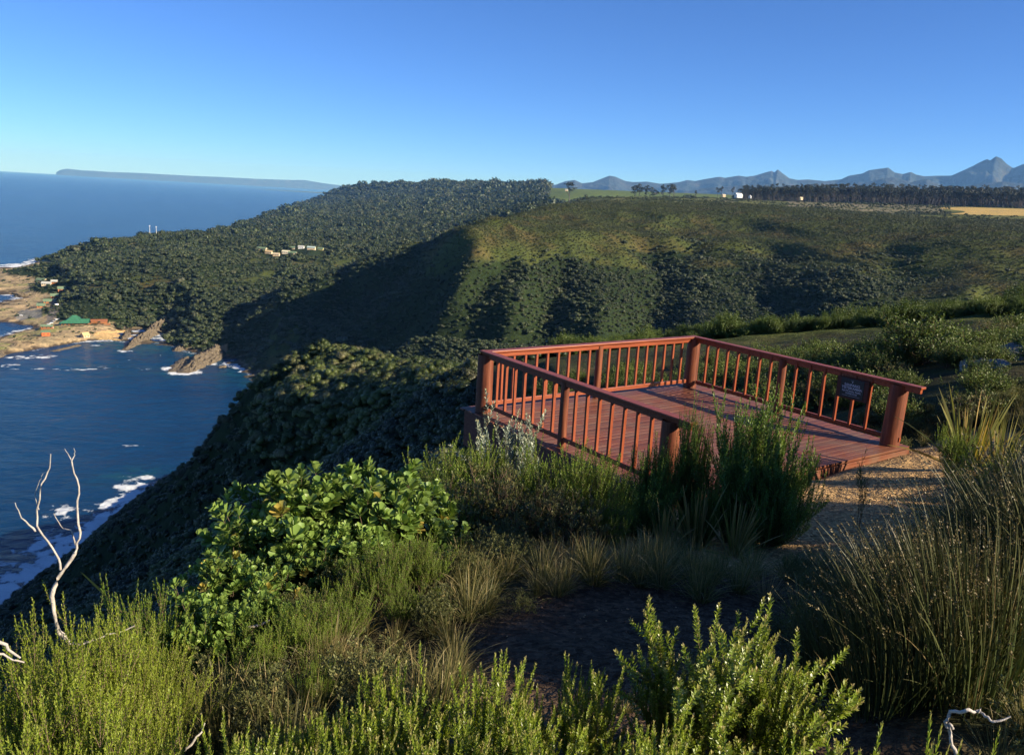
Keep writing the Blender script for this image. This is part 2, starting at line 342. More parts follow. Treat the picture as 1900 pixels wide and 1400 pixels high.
# land: the cover attribute carries the colour of the plant cover, rock, sand or soil found there
def land_material():
    m, nt, N, L, bs = mat('land')
    at_ = node(nt, 'ShaderNodeAttribute', attribute_name='cover'); geo = node(nt, 'ShaderNodeNewGeometry'); pos = geo.outputs['Position']
    wd = node(nt, 'ShaderNodeAttribute', attribute_name='near')
    n1 = noise(nt, .35, 8, vec=pos, rough=.7); n2 = noise(nt, .03, 5, vec=pos); n3 = noise(nt, 9.0, 6, vec=pos, rough=.7)
    v = ramp(nt, n1, [(.3, (.45, .47, .45)), (.5, (1, 1, 1)), (.72, (1.7, 1.6, 1.4))])
    c = mix(nt, 1.0, at_.outputs['Color'], v, 'MULTIPLY')
    c = mix(nt, 1.0, c, ramp(nt, n2, [(.3, (.75, .8, .75)), (.7, (1.25, 1.18, 1.1))]), 'MULTIPLY')
    # gravel and litter close to the path
    vor = node(nt, 'ShaderNodeTexVoronoi'); vor.inputs['Scale'].default_value = 28; L.new(pos, vor.inputs['Vector'])
    st = ramp(nt, vor.outputs['Color'], [(.0, (.45, .42, .4)), (.55, (1.0, 1.0, 1.0)), (1, (1.9, 1.8, 1.7))])
    st = mix(nt, 1.0, st, ramp(nt, n3, [(.3, (.6, .6, .6)), (.7, (1.35, 1.3, 1.25))]), 'MULTIPLY')
    c = mix(nt, wd.outputs['Fac'], c, mix(nt, 1.0, at_.outputs['Color'], st, 'MULTIPLY'))
    L.new(c, bs.inputs[0]); bs.inputs['Roughness'].default_value = .95; bs.inputs['Specular IOR Level'].default_value = .1
    h = maths(nt, 'ADD', maths(nt, 'MULTIPLY', n1, 2.5), maths(nt, 'MULTIPLY', maths(nt, 'ADD', n3, vor.outputs['Distance']), .03))
    bump(nt, bs, h, .55, 1.0)
    return m
def sea_material():
    m, nt, N, L, bs = mat('sea_water')
    geo = node(nt, 'ShaderNodeNewGeometry'); pos = geo.outputs['Position']
    fo = node(nt, 'ShaderNodeAttribute', attribute_name='foam'); sh = node(nt, 'ShaderNodeAttribute', attribute_name='shallow')
    mp = node(nt, 'ShaderNodeMapping'); L.new(pos, mp.inputs[0]); mp.inputs['Scale'].default_value = (.09, .16, .1); mp.inputs['Rotation'].default_value = (0, 0, R(14))
    w1 = noise(nt, 1.0, 7, vec=mp.outputs[0], rough=.62, dist=.5)
    w2 = noise(nt, .004, 5, vec=pos)
    deep = mix(nt, ramp(nt, w2, [(.35, (0, 0, 0)), (.65, (1, 1, 1))]), (.002, .026, .082), (.004, .040, .112))
    deep = mix(nt, sh.outputs['Fac'], deep, (.012, .085, .085))
    fn = noise(nt, .16, 8, vec=pos, rough=.72, dist=1.2)
    fr = ramp(nt, maths(nt, 'ADD', fn, maths(nt, 'MULTIPLY', maths(nt, 'SUBTRACT', fo.outputs['Fac'], .42), .7)), [(.50, (0, 0, 0)), (.60, (.75, .75, .75)), (.72, (1, 1, 1))])
    fr = mix(nt, 1.0, fr, ramp(nt, fo.outputs['Fac'], [(.02, (0, 0, 0)), (.2, (1, 1, 1))]), 'MULTIPLY')
    L.new(mix(nt, fr, deep, (.72, .76, .78)), bs.inputs[0])
    L.new(ramp(nt, fr, [(0, (.2, .2, .2)), (1, (.9, .9, .9))]), bs.inputs['Roughness'])
    bs.inputs['Specular IOR Level'].default_value = .08
    mp2 = node(nt, 'ShaderNodeMapping'); L.new(pos, mp2.inputs[0]); mp2.inputs['Scale'].default_value = (.010, .028, .01); mp2.inputs['Rotation'].default_value = (0, 0, R(14)); w3 = noise(nt, 1.0, 4, vec=mp2.outputs[0])
    bump(nt, bs, maths(nt, 'ADD', w1, maths(nt, 'MULTIPLY', w3, 2.2)), 1.0, 4.0)
    return m
LAND = land_material(); SEA = sea_material()
# ------------------------------------------------------------------ what grows or lies where
LAP = Zs - blur(Zs, 9, 7)                       # hollows are negative
def in_poly(x, y, q, z=4.0):
    c = [at_z(u, v, z)[:2] for (u, v) in q]; m = np.zeros(np.shape(x), bool); n = len(c)
    for i in range(n):
        (x0, y0), (x1, y1) = c[i], c[(i+1) % n]
        if y0 == y1: continue
        m ^= ((y0 > y) != (y1 > y)) & (x < (x1-x0)*(y-y0)/(y1-y0)+x0)
    return m
VILL = [(-400, 478), (98, 484), (108, 508), (128, 540), (112, 580), (128, 574), (172, 583), (204, 594), (222, 612), (240, 622), (236, 650), (60, 700), (-400, 800)]
def forestness(x, y, z):
    r = np.hypot(x, y); a = np.arctan2(x, y)
    hol = bil(LAP, a, np.log(np.maximum(r, .6)))/np.maximum(r*.01, .5)
    n = fbm(x/70, y/70, 31, 4)
    spur = (a > -.12) & (r > 420) & (r < 1700)
    f = np.where(spur, .5-(z-126)/38+n*.8-.45*np.tanh(hol*1.5)-sst(900, 1300, r)*.8, 1.0)
    wooded = (1-.75*sst(.28, .5, fbm(x/60+9, y/110, 47, 4)))*(z > 1.2)
    f = np.where(spur, f, wooded)
    plat = (a > .03) & (r >= 1500) & (r < 5200)
    f = np.where(plat, sst(.22, .4, fbm(x/90, y/50, 41, 4))*.8, f)
    f = np.where((a > .25) & (r > 2600) & (r < 3600), 1.0, f)
    f = np.where(r < 420, .8+n*.6, f)
    f = np.where((r > 600) & (r < 2300) & (a < -.3) & in_poly(x, y, VILL) & (z < 6.8), .45*(fbm(x/22, y/22, 333, 3) > .12)*(z > 3.0), f)
    return np.clip(f, 0, 1)
def in_quad(x, y, q):
    """inside the ground patch whose corners are given as (u, v) pixels on level z"""
    c = [at_z(u, v, z)[:2] for (u, v, z) in q]; m = np.ones_like(x, bool); n = len(c)
    sgn = np.sign(sum(c[i][0]*c[(i+1) % n][1]-c[(i+1) % n][0]*c[i][1] for i in range(n)))
    for i in range(n):
        a, b = c[i], c[(i+1) % n]
        m &= ((b[0]-a[0])*(y-a[1])-(b[1]-a[1])*(x-a[0]))*sgn >= 0
    return m
BEACH = [(196, 612, 4), (235, 608, 4), (250, 622, 0), (222, 634, 0), (185, 631, 0), (170, 622, 2)]
COVE = [(396, 650, 1), (421, 650, 1), (426, 661, 0), (392, 661, 0)]
LOT = [(36, 577, 4), (80, 578, 4), (76, 591, 4), (28, 590, 4)]
ROAD = [(100, 560, 5), (122, 548, 6), (130, 552, 6), (112, 580, 5), (98, 600, 5), (84, 596, 5)]
def path_mask(x, y):
    """bare soil of the footpath near the camera and the gravel apron at the deck"""
    n = fbm(x/.8, y/.8, 77, 3)*.35
    cl = np.interp(y, [2, 5, 7, 9, 11, 13, 14.5], [.5, 1.0, 2.6, 3.9, 5.0, 6.6, 8.5])
    wd = np.interp(y, [2, 5, 7, 9, 11, 13, 14.5], [.9, .9, 1.5, 2.2, 2.6, 1.9, .3])
    return sst(.25, -.2, np.abs(x-cl)-wd+n)*(y < 15)*(y > 1)
def cover(x, y, z):
    r = np.hypot(x, y); a = np.arctan2(x, y); n = fbm(x/35, y/35, 51, 4); n2 = fbm(x/9, y/9, 52, 4)
    C = np.empty(x.shape+(3,)); C[:] = (.058, .074, .022)                                   # fynbos scrub
    def put(c, w):
        w = np.clip(w, 0, 1)[..., None]; C[:] = C*(1-w)+np.array(c)*w
    put((.085, .072, .028), sst(-.1, .5, n)*(r > 300))
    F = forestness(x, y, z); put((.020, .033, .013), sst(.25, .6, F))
    put((.15, .155, .055), ((a > .03) & (r > 1500))*sst(-.3, .2, n)*(1-F)); put((.10, .14, .035), ((a > .03) & (a < .3) & (r > 2500) & (r < 9500))*.9)
    put((.21, .185, .13), ((a > .31) & (a < .47) & (r > 1650) & (r < 2500))*sst(-.35, .0, n2+n)*(1-F))
    put((.30, .26, .16), ((a > .12) & (a < .25) & (r > 1750) & (r < 2150))*sst(-.1, .2, n)*.8)
    put((.46, .33, .12), ((a > .478+.012*np.sin(r/90)) & (r > 1680) & (r < 2330))*1.0)
    put((.10, .13, .055), (r > 9500)*1.0)
    flat = ((a < -.3) & (r > 700) & (r < 2300) & (z < 6.8))*in_poly(x, y, VILL)*1.0
    put((.40, .31, .19), flat); put((.24, .24, .10), flat*sst(.0, .35, n+n2*.3)*(z > 2.6)); put((.26, .20, .13), flat*sst(.1, .5, n2)*.6); put((.13, .10, .07), flat*sst(.12, .4, fbm((x+y*.5)/14, (y-x*.5)/4, 337, 4))*.85)
    rocky = ((z < 4.5) & (r > 260) & (r < 7600) & (a < -.2))*1.0; put((.20, .165, .11), rocky*(1-flat)*(z < 2.6)); put((.085, .065, .048), (z < 1.3)*rocky)
    put((.10, .085, .06), ((z < 14) & (r < 900) & (a < -.3))*sst(0, .3, n2)*(1-flat))
    put((.58, .39, .19), in_quad(x, y, BEACH)*1.0*(z > -.3)); put((.40, .22, .12), in_quad(x, y, COVE)*1.0); put((.20, .195, .19), in_quad(x, y, LOT)*1.0); put((.19, .17, .15), in_quad(x, y, ROAD)*1.0)
    near = sst(120, 25, r)
    put((.045, .050, .022), near); put((.065, .048, .030), sst(.0, .4, fbm(x/1.2, y/1.2, 61, 3))*near*.6)
    put((.15, .19, .045), (a > .1)*sst(55, 70, r)*sst(190, 140, r)*.92)
    pm = path_mask(x, y); put((.085, .058, .038), pm*(1-sst(6.0, 6.9, y))); put((.44, .29, .135), pm*sst(6.0, 6.9, y))  # footpath soil darkened, its shade painted into the colour; sandy gravel beyond
    return C, pm
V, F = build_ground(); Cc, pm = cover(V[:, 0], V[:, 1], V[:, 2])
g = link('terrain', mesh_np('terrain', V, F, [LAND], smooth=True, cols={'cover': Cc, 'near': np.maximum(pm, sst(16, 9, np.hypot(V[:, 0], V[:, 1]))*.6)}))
props(g, kind='structure')
# ------------------------------------------------------------------ sea with surf where the swell meets the rocks
def build_sea():
    a = np.concatenate([np.arange(-1.5, -.66, .01), np.arange(-.66, -.2, .002), np.arange(-.2, 1.5, .03)])
    l = np.concatenate([np.arange(math.log(150), math.log(2300), .004), np.arange(math.log(2300), math.log(7500), .008), np.arange(math.log(7500), math.log(60000), .03)])
    AA, LL = np.meshgrid(a, l); r = np.exp(LL); X = r*np.sin(AA); Y = r*np.cos(AA); Z0 = height(X, Y)
    n, m = X.shape; Z1 = np.clip(Z0, -15, 30)
    land = (Z0 > 0).astype(float)
    pr = np.clip(blur(land, 5, 4)*2.0, 0, 1)*(1-land)
    # open-sea faces (toward the left and beyond the headland) break harder than the sheltered bay
    x, y = X, Y
    bay = ((x > -640) & (y > 640) & (y < 1150)); swell = np.where(bay, .62, 1.0)*np.where(r < 640, 1.15, 1)
    strength = (r < 9000)*pr*swell*(.55+.6*sst(-.3, .5, fbm(x/60, y/60, 91, 3)))
    def blob(u, v, ru, rv, k, tilt=0.0):
        c = at_z(u, v, 0); e1 = at_z(u+ru, v, 0)-c; e2 = at_z(u, v+rv, 0)-c
        dd = np.array([[e1[0], e2[0]], [e1[1], e2[1]]]); iv = np.linalg.inv(dd)
        wx = 9*fbm(x/22, y/22, 301, 3)*max(1, -c[1]*0+np.hypot(*c[:2])/900); wy = 9*fbm(x/22+40, y/22, 305, 3)*np.hypot(*c[:2])/900
        xx, yy_ = x+wx, y+wy
        p_ = iv[0, 0]*(xx-c[0])+iv[0, 1]*(yy_-c[1]); q_ = iv[1, 0]*(xx-c[0])+iv[1, 1]*(yy_-c[1]); q_ = q_-tilt*p_
        return k*np.exp(-(p_*p_+q_*q_))*(.66+.85*fbm(x/6, y/6, 307, 3))
    B = [(30, 492, 45, 5, 1.0, -.6), (62, 486, 30, 6, 1.0, -.5), (100, 476, 16, 4, .8, 0), (512, 404, 12, 2.5, .8, -.4), (540, 392, 14, 2.5, .9, -.5), (500, 401, 22, 2.5, .7, 0), (550, 385, 14, 2.0, .8, 0), (450, 413, 12, 2, .7, 0),
         (228, 650, 14, 2.2, .9, .2), (345, 690, 34, 7, 1.4, 0), (318, 682, 20, 5, 1.1, 0), (430, 675, 18, 8, 1.2, .3), (446, 683, 14, 8, 1.3, 0), (395, 676, 16, 4, 1.0, 0), (232, 652, 12, 3, 1.2, 0), (413, 680, 7, 3, .8, 0), (300, 660, 10, 3, .55, 0),
         (60, 684, 60, 1.6, .85, .3), (150, 685, 60, 1.6, .9, -.3), (215, 681, 40, 1.6, .85, .1), (270, 684, 22, 1.8, .7, .4), (20, 672, 20, 2.5, .6, 0), (240, 667, 16, 1.3, .7, 0), (60, 662, 60, 4, 1.0, -.6), (20, 676, 30, 3, .9, -.5), (170, 640, 20, 2, .7, 0), (120, 650, 24, 1.6, .5, -1),
         (245, 824, 22, 2.2, .75, .1), (270, 888, 22, 7, 1.0, -.5), (250, 884, 30, 4, .7, 0), (235, 920, 46, 28, 1.5, -1), (185, 980, 64, 44, 1.5, -1), (110, 1030, 90, 50, 1.3, -.8), (50, 1085, 90, 60, 1.4, -.8), (0, 1120, 90, 80, 1.5, -.8), (130, 950, 60, 18, .9, -.5), (190, 620, 12, 2, .2, 0), (40, 612, 26, 3, .75, -.3), (20, 555, 18, 2, .3, 0), (60, 825, 40, 3, .4, 0), (150, 770, 30, 2, .35, 0)]
    fo = strength
    for b in B: fo = np.maximum(fo, blob(*b))
    shal = np.zeros_like(X)
    for b in [(215, 640, 60, 16, .8, 0), (290, 640, 40, 22, .75, -.5), (330, 615, 22, 14, .6, 0), (380, 660, 60, 22, .6, 0), (320, 690, 50, 14, .5, 0), (440, 700, 40, 20, .5, 0), (190, 680, 130, 24, .3, 0), (240, 880, 60, 14, .6, -.4)]: shal = np.maximum(shal, blob(*b))
    Vv = np.stack([X, Y, np.where(r < 5000, .35*fbm(X/14, Y/9, 95, 3), 0)], -1).reshape(-1, 3)
    ii = (np.arange(n-1)[:, None]*m+np.arange(m-1)[None, :]).ravel(); Fs = np.stack([ii, ii+1, ii+m+1, ii+m], -1)
    return Vv, Fs, np.clip(fo, 0, 1).ravel(), shal.ravel()
Vs, Fs, fo, sha = build_sea()
keep = (height(Vs[:, 0], Vs[:, 1])[Fs].min(1) < 4) | (np.hypot(Vs[:, 0], Vs[:, 1])[Fs].min(1) > 24000); Fs = Fs[keep]
props(link('sea', mesh_np('sea', Vs, Fs, [SEA], smooth=True, cols={'foam': fo, 'shallow': sha})), kind='structure')
# ------------------------------------------------------------------ mountains and the far coast
def rangemesh(name, sky_px, rc, depth, base_z, seed, material, rough=1.0):
    u = np.array([q[0] for q in sky_px], float); v = np.array([q[1] for q in sky_px], float)
    ds = [at(a, b, rc) for a, b in zip(u, v)]; az = np.array([math.atan2(d[0], d[1]) for d in ds]); zz = np.array([d[2] for d in ds])
    ga = np.linspace(az[0], az[-1], int((az[-1]-az[0])/.0009)+2); gt = np.linspace(-1, 1, 71)
    zc = np.interp(ga, az, zz)
    A_, T = np.meshgrid(ga, gt); rr = rc+T*depth; X = rr*np.sin(A_); Y = rr*np.cos(A_)
    H = (zc-base_z)[None, :]
    spur = 1-np.abs(fbm(A_*rc/(depth*.32)+T*.8, T*1.3+3.1, seed, 4))*1.9
    prof = np.clip(1-np.abs(T)**.85, 0, 1)
    k = prof*(1+rough*.55*(spur-.62)*np.minimum(np.abs(T)*3.2, 1)*(1-np.abs(T)*.3))
    Zm = base_z+H*np.clip(k, 0, 1.02)+H*.05*fbm(X/(depth*.05), Y/(depth*.05), seed+5, 3)*np.minimum(np.abs(T)*6, 1)
    Zm[0] = Zm[-1] = base_z-40
    n, m = X.shape; ii = (np.arange(n-1)[:, None]*m+np.arange(m-1)[None, :]).ravel()
    return props(link(name, mesh_np(name, np.stack([X, Y, Zm], -1).reshape(-1, 3), np.stack([ii, ii+1, ii+m+1, ii+m], -1), [material], smooth=True)), kind='structure')
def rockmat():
    m, nt, N, L, bs = mat('haze_tinted_rock')
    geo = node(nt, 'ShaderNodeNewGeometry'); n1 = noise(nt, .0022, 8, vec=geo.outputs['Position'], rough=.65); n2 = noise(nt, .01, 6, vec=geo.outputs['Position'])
    c = ramp(nt, n1, [(.35, (.028, .042, .044)), (.55, (.048, .058, .060)), (.7, (.10, .095, .088))]); L.new(c, bs.inputs[0])  # rock colours pushed to dark blue, painting in part of the distance haze
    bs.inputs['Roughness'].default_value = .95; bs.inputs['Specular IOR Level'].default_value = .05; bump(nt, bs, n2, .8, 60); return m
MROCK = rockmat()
SKYL = [(940, 352), (965, 341), (997, 337), (1010, 341), (1030, 343), (1050, 336), (1066, 334), (1080, 340), (1100, 338), (1120, 330), (1131, 326), (1142, 328), (1160, 336), (1175, 338), (1200, 337), (1225, 341), (1240, 340), (1260, 338), (1275, 334), (1290, 336), (1310, 332), (1335, 328), (1345, 330), (1370, 326), (1385, 328), (1400, 326), (1420, 320), (1432, 317), (1437, 320), (1443, 314), (1450, 320), (1465, 331), (1480, 334), (1500, 333), (1530, 336), (1560, 333), (1575, 326), (1600, 322), (1612, 316), (1632, 313), (1648, 311), (1660, 320), (1675, 323), (1690, 319), (1700, 324), (1715, 327), (1740, 326), (1765, 326), (1790, 315), (1805, 308), (1820, 300), (1832, 295), (1837, 298), (1848, 290), (1858, 294), (1868, 304), (1880, 312), (1890, 308), (1900, 304), (1930, 300), (1980, 318), (2050, 330), (2200, 345), (2400, 360), (2600, 400)]
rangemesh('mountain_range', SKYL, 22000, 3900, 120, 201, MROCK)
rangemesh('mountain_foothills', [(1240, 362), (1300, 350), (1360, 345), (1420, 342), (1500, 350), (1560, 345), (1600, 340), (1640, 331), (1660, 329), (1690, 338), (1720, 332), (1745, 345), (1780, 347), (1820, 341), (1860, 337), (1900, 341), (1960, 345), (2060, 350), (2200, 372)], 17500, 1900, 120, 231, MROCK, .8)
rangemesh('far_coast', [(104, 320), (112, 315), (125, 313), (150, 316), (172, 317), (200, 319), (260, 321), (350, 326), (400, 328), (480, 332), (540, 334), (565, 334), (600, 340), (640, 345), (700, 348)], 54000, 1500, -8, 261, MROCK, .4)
# ------------------------------------------------------------------ foliage geometry
rng = np.random.default_rng(11)
def unit(v): return v/np.maximum(np.linalg.norm(v, axis=-1, keepdims=True), 1e-9)
def leaf_quads(Pb, D, Nn, L_, W_, fold=.25):
    """diamond leaves: base Pb, direction D, face normal Nn, length and width -> V, F"""
    n = len(Pb); S_ = unit(np.cross(D, Nn)); L_ = np.broadcast_to(L_, n)[:, None]; W_ = np.broadcast_to(W_, n)[:, None]
    mid = Pb+D*L_*.55; V = np.stack([Pb, mid+S_*W_*.5+Nn*W_*fold, Pb+D*L_, mid-S_*W_*.5+Nn*W_*fold], 1).reshape(-1, 3)
    return V, np.arange(4*n).reshape(n, 4)
def oval_leaves(Pb, D, Nn, L_, W_):
    """broad leaves with a rounded tip: six corners as two quads"""
    n = len(Pb); S_ = unit(np.cross(D, Nn)); L_ = np.broadcast_to(L_, n)[:, None]; W_ = np.broadcast_to(W_, n)[:, None]
    a = Pb; b = Pb+D*L_*.5; c = Pb+D*L_*.86; t = Pb+D*L_
    V = np.stack([a, b+S_*W_*.36+Nn*W_*.12, c+S_*W_*.5+Nn*W_*.16, t, c-S_*W_*.5+Nn*W_*.16, b-S_*W_*.36+Nn*W_*.12], 1).reshape(-1, 3)
    o = np.arange(n)[:, None]*6
    return V, np.concatenate([o+np.array([[0, 1, 2, 3]]), o+np.array([[0, 3, 4, 5]])])
def crown(nl, leaf, lumps=9, flat=.75, seed=0, core=True):
    """unit-radius crown (centre at 0,0,flat): lumpy clusters of leaf clumps round an uneven core"""
    g_ = np.random.default_rng(seed)
    c = unit(g_.normal(size=(lumps, 3))); c[:, 2] = np.abs(c[:, 2])*.9-.1; c *= g_.uniform(.35, .72, (lumps, 1)); rad = g_.uniform(.28, .5, lumps)
    k = g_.integers(0, lumps, nl); d = unit(g_.normal(size=(nl, 3))); d[:, 2] = np.where(d[:, 2] < -.3, -d[:, 2], d[:, 2])
    pos = c[k]+d*rad[k][:, None]*g_.uniform(.75, 1.12, (nl, 1))
    nn = unit(d+g_.normal(size=(nl, 3))*.45); dd = unit(np.cross(nn, g_.normal(size=(nl, 3))))
    V, F = leaf_quads(pos, dd, nn, leaf*g_.uniform(.7, 1.4, nl), leaf*g_.uniform(.5, .9, nl))
    V[:, 2] = V[:, 2]*flat+flat*.75
    if core:
        bm = bmesh.new()
        for q, r_ in zip(c, rad): bmesh.ops.create_icosphere(bm, subdivisions=1, radius=float(r_)*.86, matrix=Matrix.Translation(Vector(q)))
        Vc = np.array([v.co for v in bm.verts]); Fc = np.array([[v.index for v in f.verts] for f in bm.faces]); bm.free()
        Vc[:, 2] = Vc[:, 2]*flat+flat*.75
        Fc = np.hstack([Fc, Fc[:, 2:3]])   # degenerate quads avoided below
        return V, F, Vc, Fc[:, :3]
    return V, F, None, None
def join_mesh(name, parts, mats):
    """parts: list of (V, F(any of 3/4 columns), material index, attrs) -> one mesh"""
    Vs_, off = [], 0; polys = []; fm = []; tip = []
    for V_, F_, mi, tp in parts:
        Vs_.append(V_); polys.append((np.asarray(F_)+off)); fm.append(np.full(len(F_), mi)); off += len(V_)
        tip.append(np.broadcast_to(np.asarray(0.0 if tp is None else tp, np.float32), len(V_)))
    me = bpy.data.meshes.new(name); Va = np.concatenate(Vs_).astype(np.float32)
    me.vertices.add(len(Va)); me.vertices.foreach_set('co', Va.ravel())
    tot = np.concatenate([np.full(len(p_), p_.shape[1]) for p_ in polys]); li = np.concatenate([p_.ravel() for p_ in polys]); st = np.concatenate([[0], np.cumsum(tot)[:-1]])
    me.loops.add(len(li)); me.loops.foreach_set('vertex_index', li.astype(np.int32))
    me.polygons.add(len(tot)); me.polygons.foreach_set('loop_start', st.astype(np.int32)); me.polygons.foreach_set('loop_total', tot.astype(np.int32))
    for m_ in mats: me.materials.append(m_)
    me.polygons.foreach_set('material_index', np.concatenate(fm).astype(np.int32)); me.update(calc_edges=True)
    a = me.attributes.new('tip', 'FLOAT', 'POINT'); a.data.foreach_set('value', np.concatenate(tip).astype(np.float32))
    return me
def crown_mesh(name, nl, leaf, m_, **kw):
    V_, F_, Vc, Fc = crown(nl, leaf, **kw); P_ = [(V_, F_, 0, None)]
    if Vc is not None: P_.append((Vc, Fc, 0, None))
    return join_mesh(name, P_, [m_])
def tube(path, rad, k=5, cap=False):
    path = np.asarray(path, float); n = len(path); rad = np.broadcast_to(rad, n)
    t = unit(np.gradient(path, axis=0)); ref = np.array([.31, .2, .93]); a = unit(np.cross(t, ref)); b = np.cross(t, a)
    an = np.arange(k)/k*2*math.pi
    V_ = (path[:, None]+(a[:, None]*np.cos(an)[None, :, None]+b[:, None]*np.sin(an)[None, :, None])*rad[:, None, None]).reshape(-1, 3)
    F_ = [[i*k+j, i*k+(j+1) % k, (i+1)*k+(j+1) % k, (i+1)*k+j] for i in range(n-1) for j in range(k)]
    return V_, np.array(F_)
def tubes(list_): 
    Vs_, Fs_, o = [], [], 0
    for path, rad, k in list_:
        V_, F_ = tube(path, rad, k); Vs_.append(V_); Fs_.append(F_+o); o += len(V_)
    return np.concatenate(Vs_), np.concatenate(Fs_)
# ------------------------------------------------------------------ forest and scrub cover (uncountable): one object per kind, crowns instanced over the land
def scatter(name, pts_, scl, protos, label, cat, zrot=True, sink=.0):
    me = bpy.data.meshes.new(name); n = len(pts_); me.vertices.add(n); me.vertices.foreach_set('co', pts_.astype(np.float32).ravel())
    def at_f(nm, arr, t='FLOAT'): a = me.attributes.new(nm, t, 'POINT'); a.data.foreach_set('value' if t != 'FLOAT_VECTOR' else 'vector', np.asarray(arr, np.float32 if t != 'INT' else np.int32).ravel())
    sc3 = np.stack([scl*rng.uniform(.85, 1.2, n), scl*rng.uniform(.85, 1.2, n), scl*rng.uniform(.75, 1.35, n)], -1)
    at_f('scl', sc3, 'FLOAT_VECTOR'); at_f('pick', rng.integers(0, len(protos), n), 'INT')
    at_f('rot', np.stack([rng.uniform(-.15, .15, n), rng.uniform(-.15, .15, n), rng.uniform(0, 6.28, n)], -1), 'FLOAT_VECTOR')
    o = link(name, me); cc = bpy.data.collections.new(name+'_plants')
    for i, pm_ in enumerate(protos):
        q = bpy.data.objects.new(name+'_plant', pm_); cc.objects.link(q)
    ng = bpy.data.node_groups.new(name, 'GeometryNodeTree')
    ng.interface.new_socket('Geometry', in_out='INPUT', socket_type='NodeSocketGeometry'); ng.interface.new_socket('Geometry', in_out='OUTPUT', socket_type='NodeSocketGeometry')
    I = ng.nodes.new('NodeGroupInput'); O = ng.nodes.new('NodeGroupOutput'); ip = ng.nodes.new('GeometryNodeInstanceOnPoints'); ci = ng.nodes.new('GeometryNodeCollectionInfo')
    ci.inputs['Collection'].default_value = cc; ci.inputs['Separate Children'].default_value = True; ci.inputs['Reset Children'].default_value = True
    def na(nm, t): a = ng.nodes.new('GeometryNodeInputNamedAttribute'); a.data_type = t; a.inputs[0].default_value = nm; return a.outputs[0]
    Lk = ng.links.new; Lk(I.outputs[0], ip.inputs['Points']); Lk(ci.outputs[0], ip.inputs['Instance']); ip.inputs['Pick Instance'].default_value = True
    Lk(na('pick', 'INT'), ip.inputs['Instance Index']); Lk(na('scl', 'FLOAT_VECTOR'), ip.inputs['Scale'])
    er = ng.nodes.new('FunctionNodeEulerToRotation'); Lk(na('rot', 'FLOAT_VECTOR'), er.inputs[0]); Lk(er.outputs[0], ip.inputs['Rotation']); Lk(ip.outputs[0], O.inputs[0])
    md = o.modifiers.new('plants', 'NODES'); md.node_group = ng
    return props(o, label, cat, None, 'stuff')
def polar_points(r0, r1, a0, a1, k, jit=1.9):
    """points whose spacing grows with distance: spacing = k*r"""
    na_ = int((a1-a0)/k)+1; nl_ = int(math.log(r1/r0)/k)+1
    A_, L_ = np.meshgrid(np.arange(na_), np.arange(nl_)); A_ = a0+(A_+rng.uniform(-.5, .5, A_.shape)*jit)*k; L_ = math.log(r0)+(L_+rng.uniform(-.5, .5, L_.shape)*jit)*k
    r = np.exp(L_.ravel()); a = A_.ravel(); x, y = r*np.sin(a), r*np.cos(a); return x, y, r, a
LF_DARK = leafmat('forest_leaves', (.014, .028, .010), (.058, .078, .026), trans=0, patch=.012, per_object=.75, alt=((.070, .082, .036), (.105, .100, .060)))
LF_OLIVE = leafmat('scrub_leaves', (.036, .052, .016), (.095, .105, .032), trans=0, patch=.02, per_object=.6)
LF_GREY = leafmat('pale_leaves', (.06, .065, .04), (.15, .14, .10), trans=0, patch=0, per_object=.6)
LF_BUSH = leafmat('bush_leaves', (.055, .095, .018), (.155, .205, .040), trans=.2, patch=.25, per_object=.75)
def village_clear(x, y):
    m = np.zeros(len(x), bool)
    m |= in_poly(x, y, [(112, 545), (128, 560), (122, 580), (134, 572), (180, 584), (206, 596), (200, 612), (60, 612), (60, 545)]) & (height(x, y) < 7.5)
    for q in (COVE,
              [(480, 474, 52), (600, 472, 52), (600, 480, 50), (545, 487, 50), (480, 484, 50)]): m |= in_quad(x, y, q)
    return m
# 1: forest
xs, ys, rs, az_ = polar_points(560, 7400, -.64, .64, .0050)
zs = height(xs, ys); ff = forestness(xs, ys, zs); okk = (rng.random(len(xs)) < ff*1.1) & (zs > 1.2) & ~village_clear(xs, ys)
okk &= ~((az_ > .03) & (rs > 3700)) & ~((az_ > .478) & (rs > 1640) & (rs < 2360))
xs, ys, rs, zs, az_ = xs[okk], ys[okk], rs[okk], zs[okk], az_[okk]
vill = in_poly(xs, ys, VILL) & (rs < 2300) & (az_ < -.3)
size = np.maximum(2.6, rs*.0038)*np.where((az_ > -.12) & (rs < 1500), .70, 1)*np.where((az_ < -.12) & (zs > 42), .72, 1.08)*np.clip(rng.lognormal(-.18, .30, len(xs)), .35, 2.0)*(1+.4*fbm(xs/(rs*.03), ys/(rs*.03), 71, 3))*np.where((rs > 1500) & (az_ > .03) & (rs < 2700), .38, 1)*np.where(vill, .45, 1)
pr_far = [crown_mesh('forest_crown', 70, .34, LF_DARK, seed=k, lumps=7) for k in range(3)]
pr_mid = [crown_mesh('forest_crown', 480, .115, LF_DARK, seed=10+k, lumps=9) for k in range(4)]
mf = rs > 1700; tiltd = -.25
scatter('forest', np.stack([xs, ys, zs-size*.2], -1)[mf], size[mf], pr_far, 'dark green forest covering the distant headland and plateau edge', 'forest')
scatter('forest', np.stack([xs, ys, zs-size*.2], -1)[~mf], size[~mf], pr_mid, 'dark green forest filling the valley slopes round the bay', 'forest')
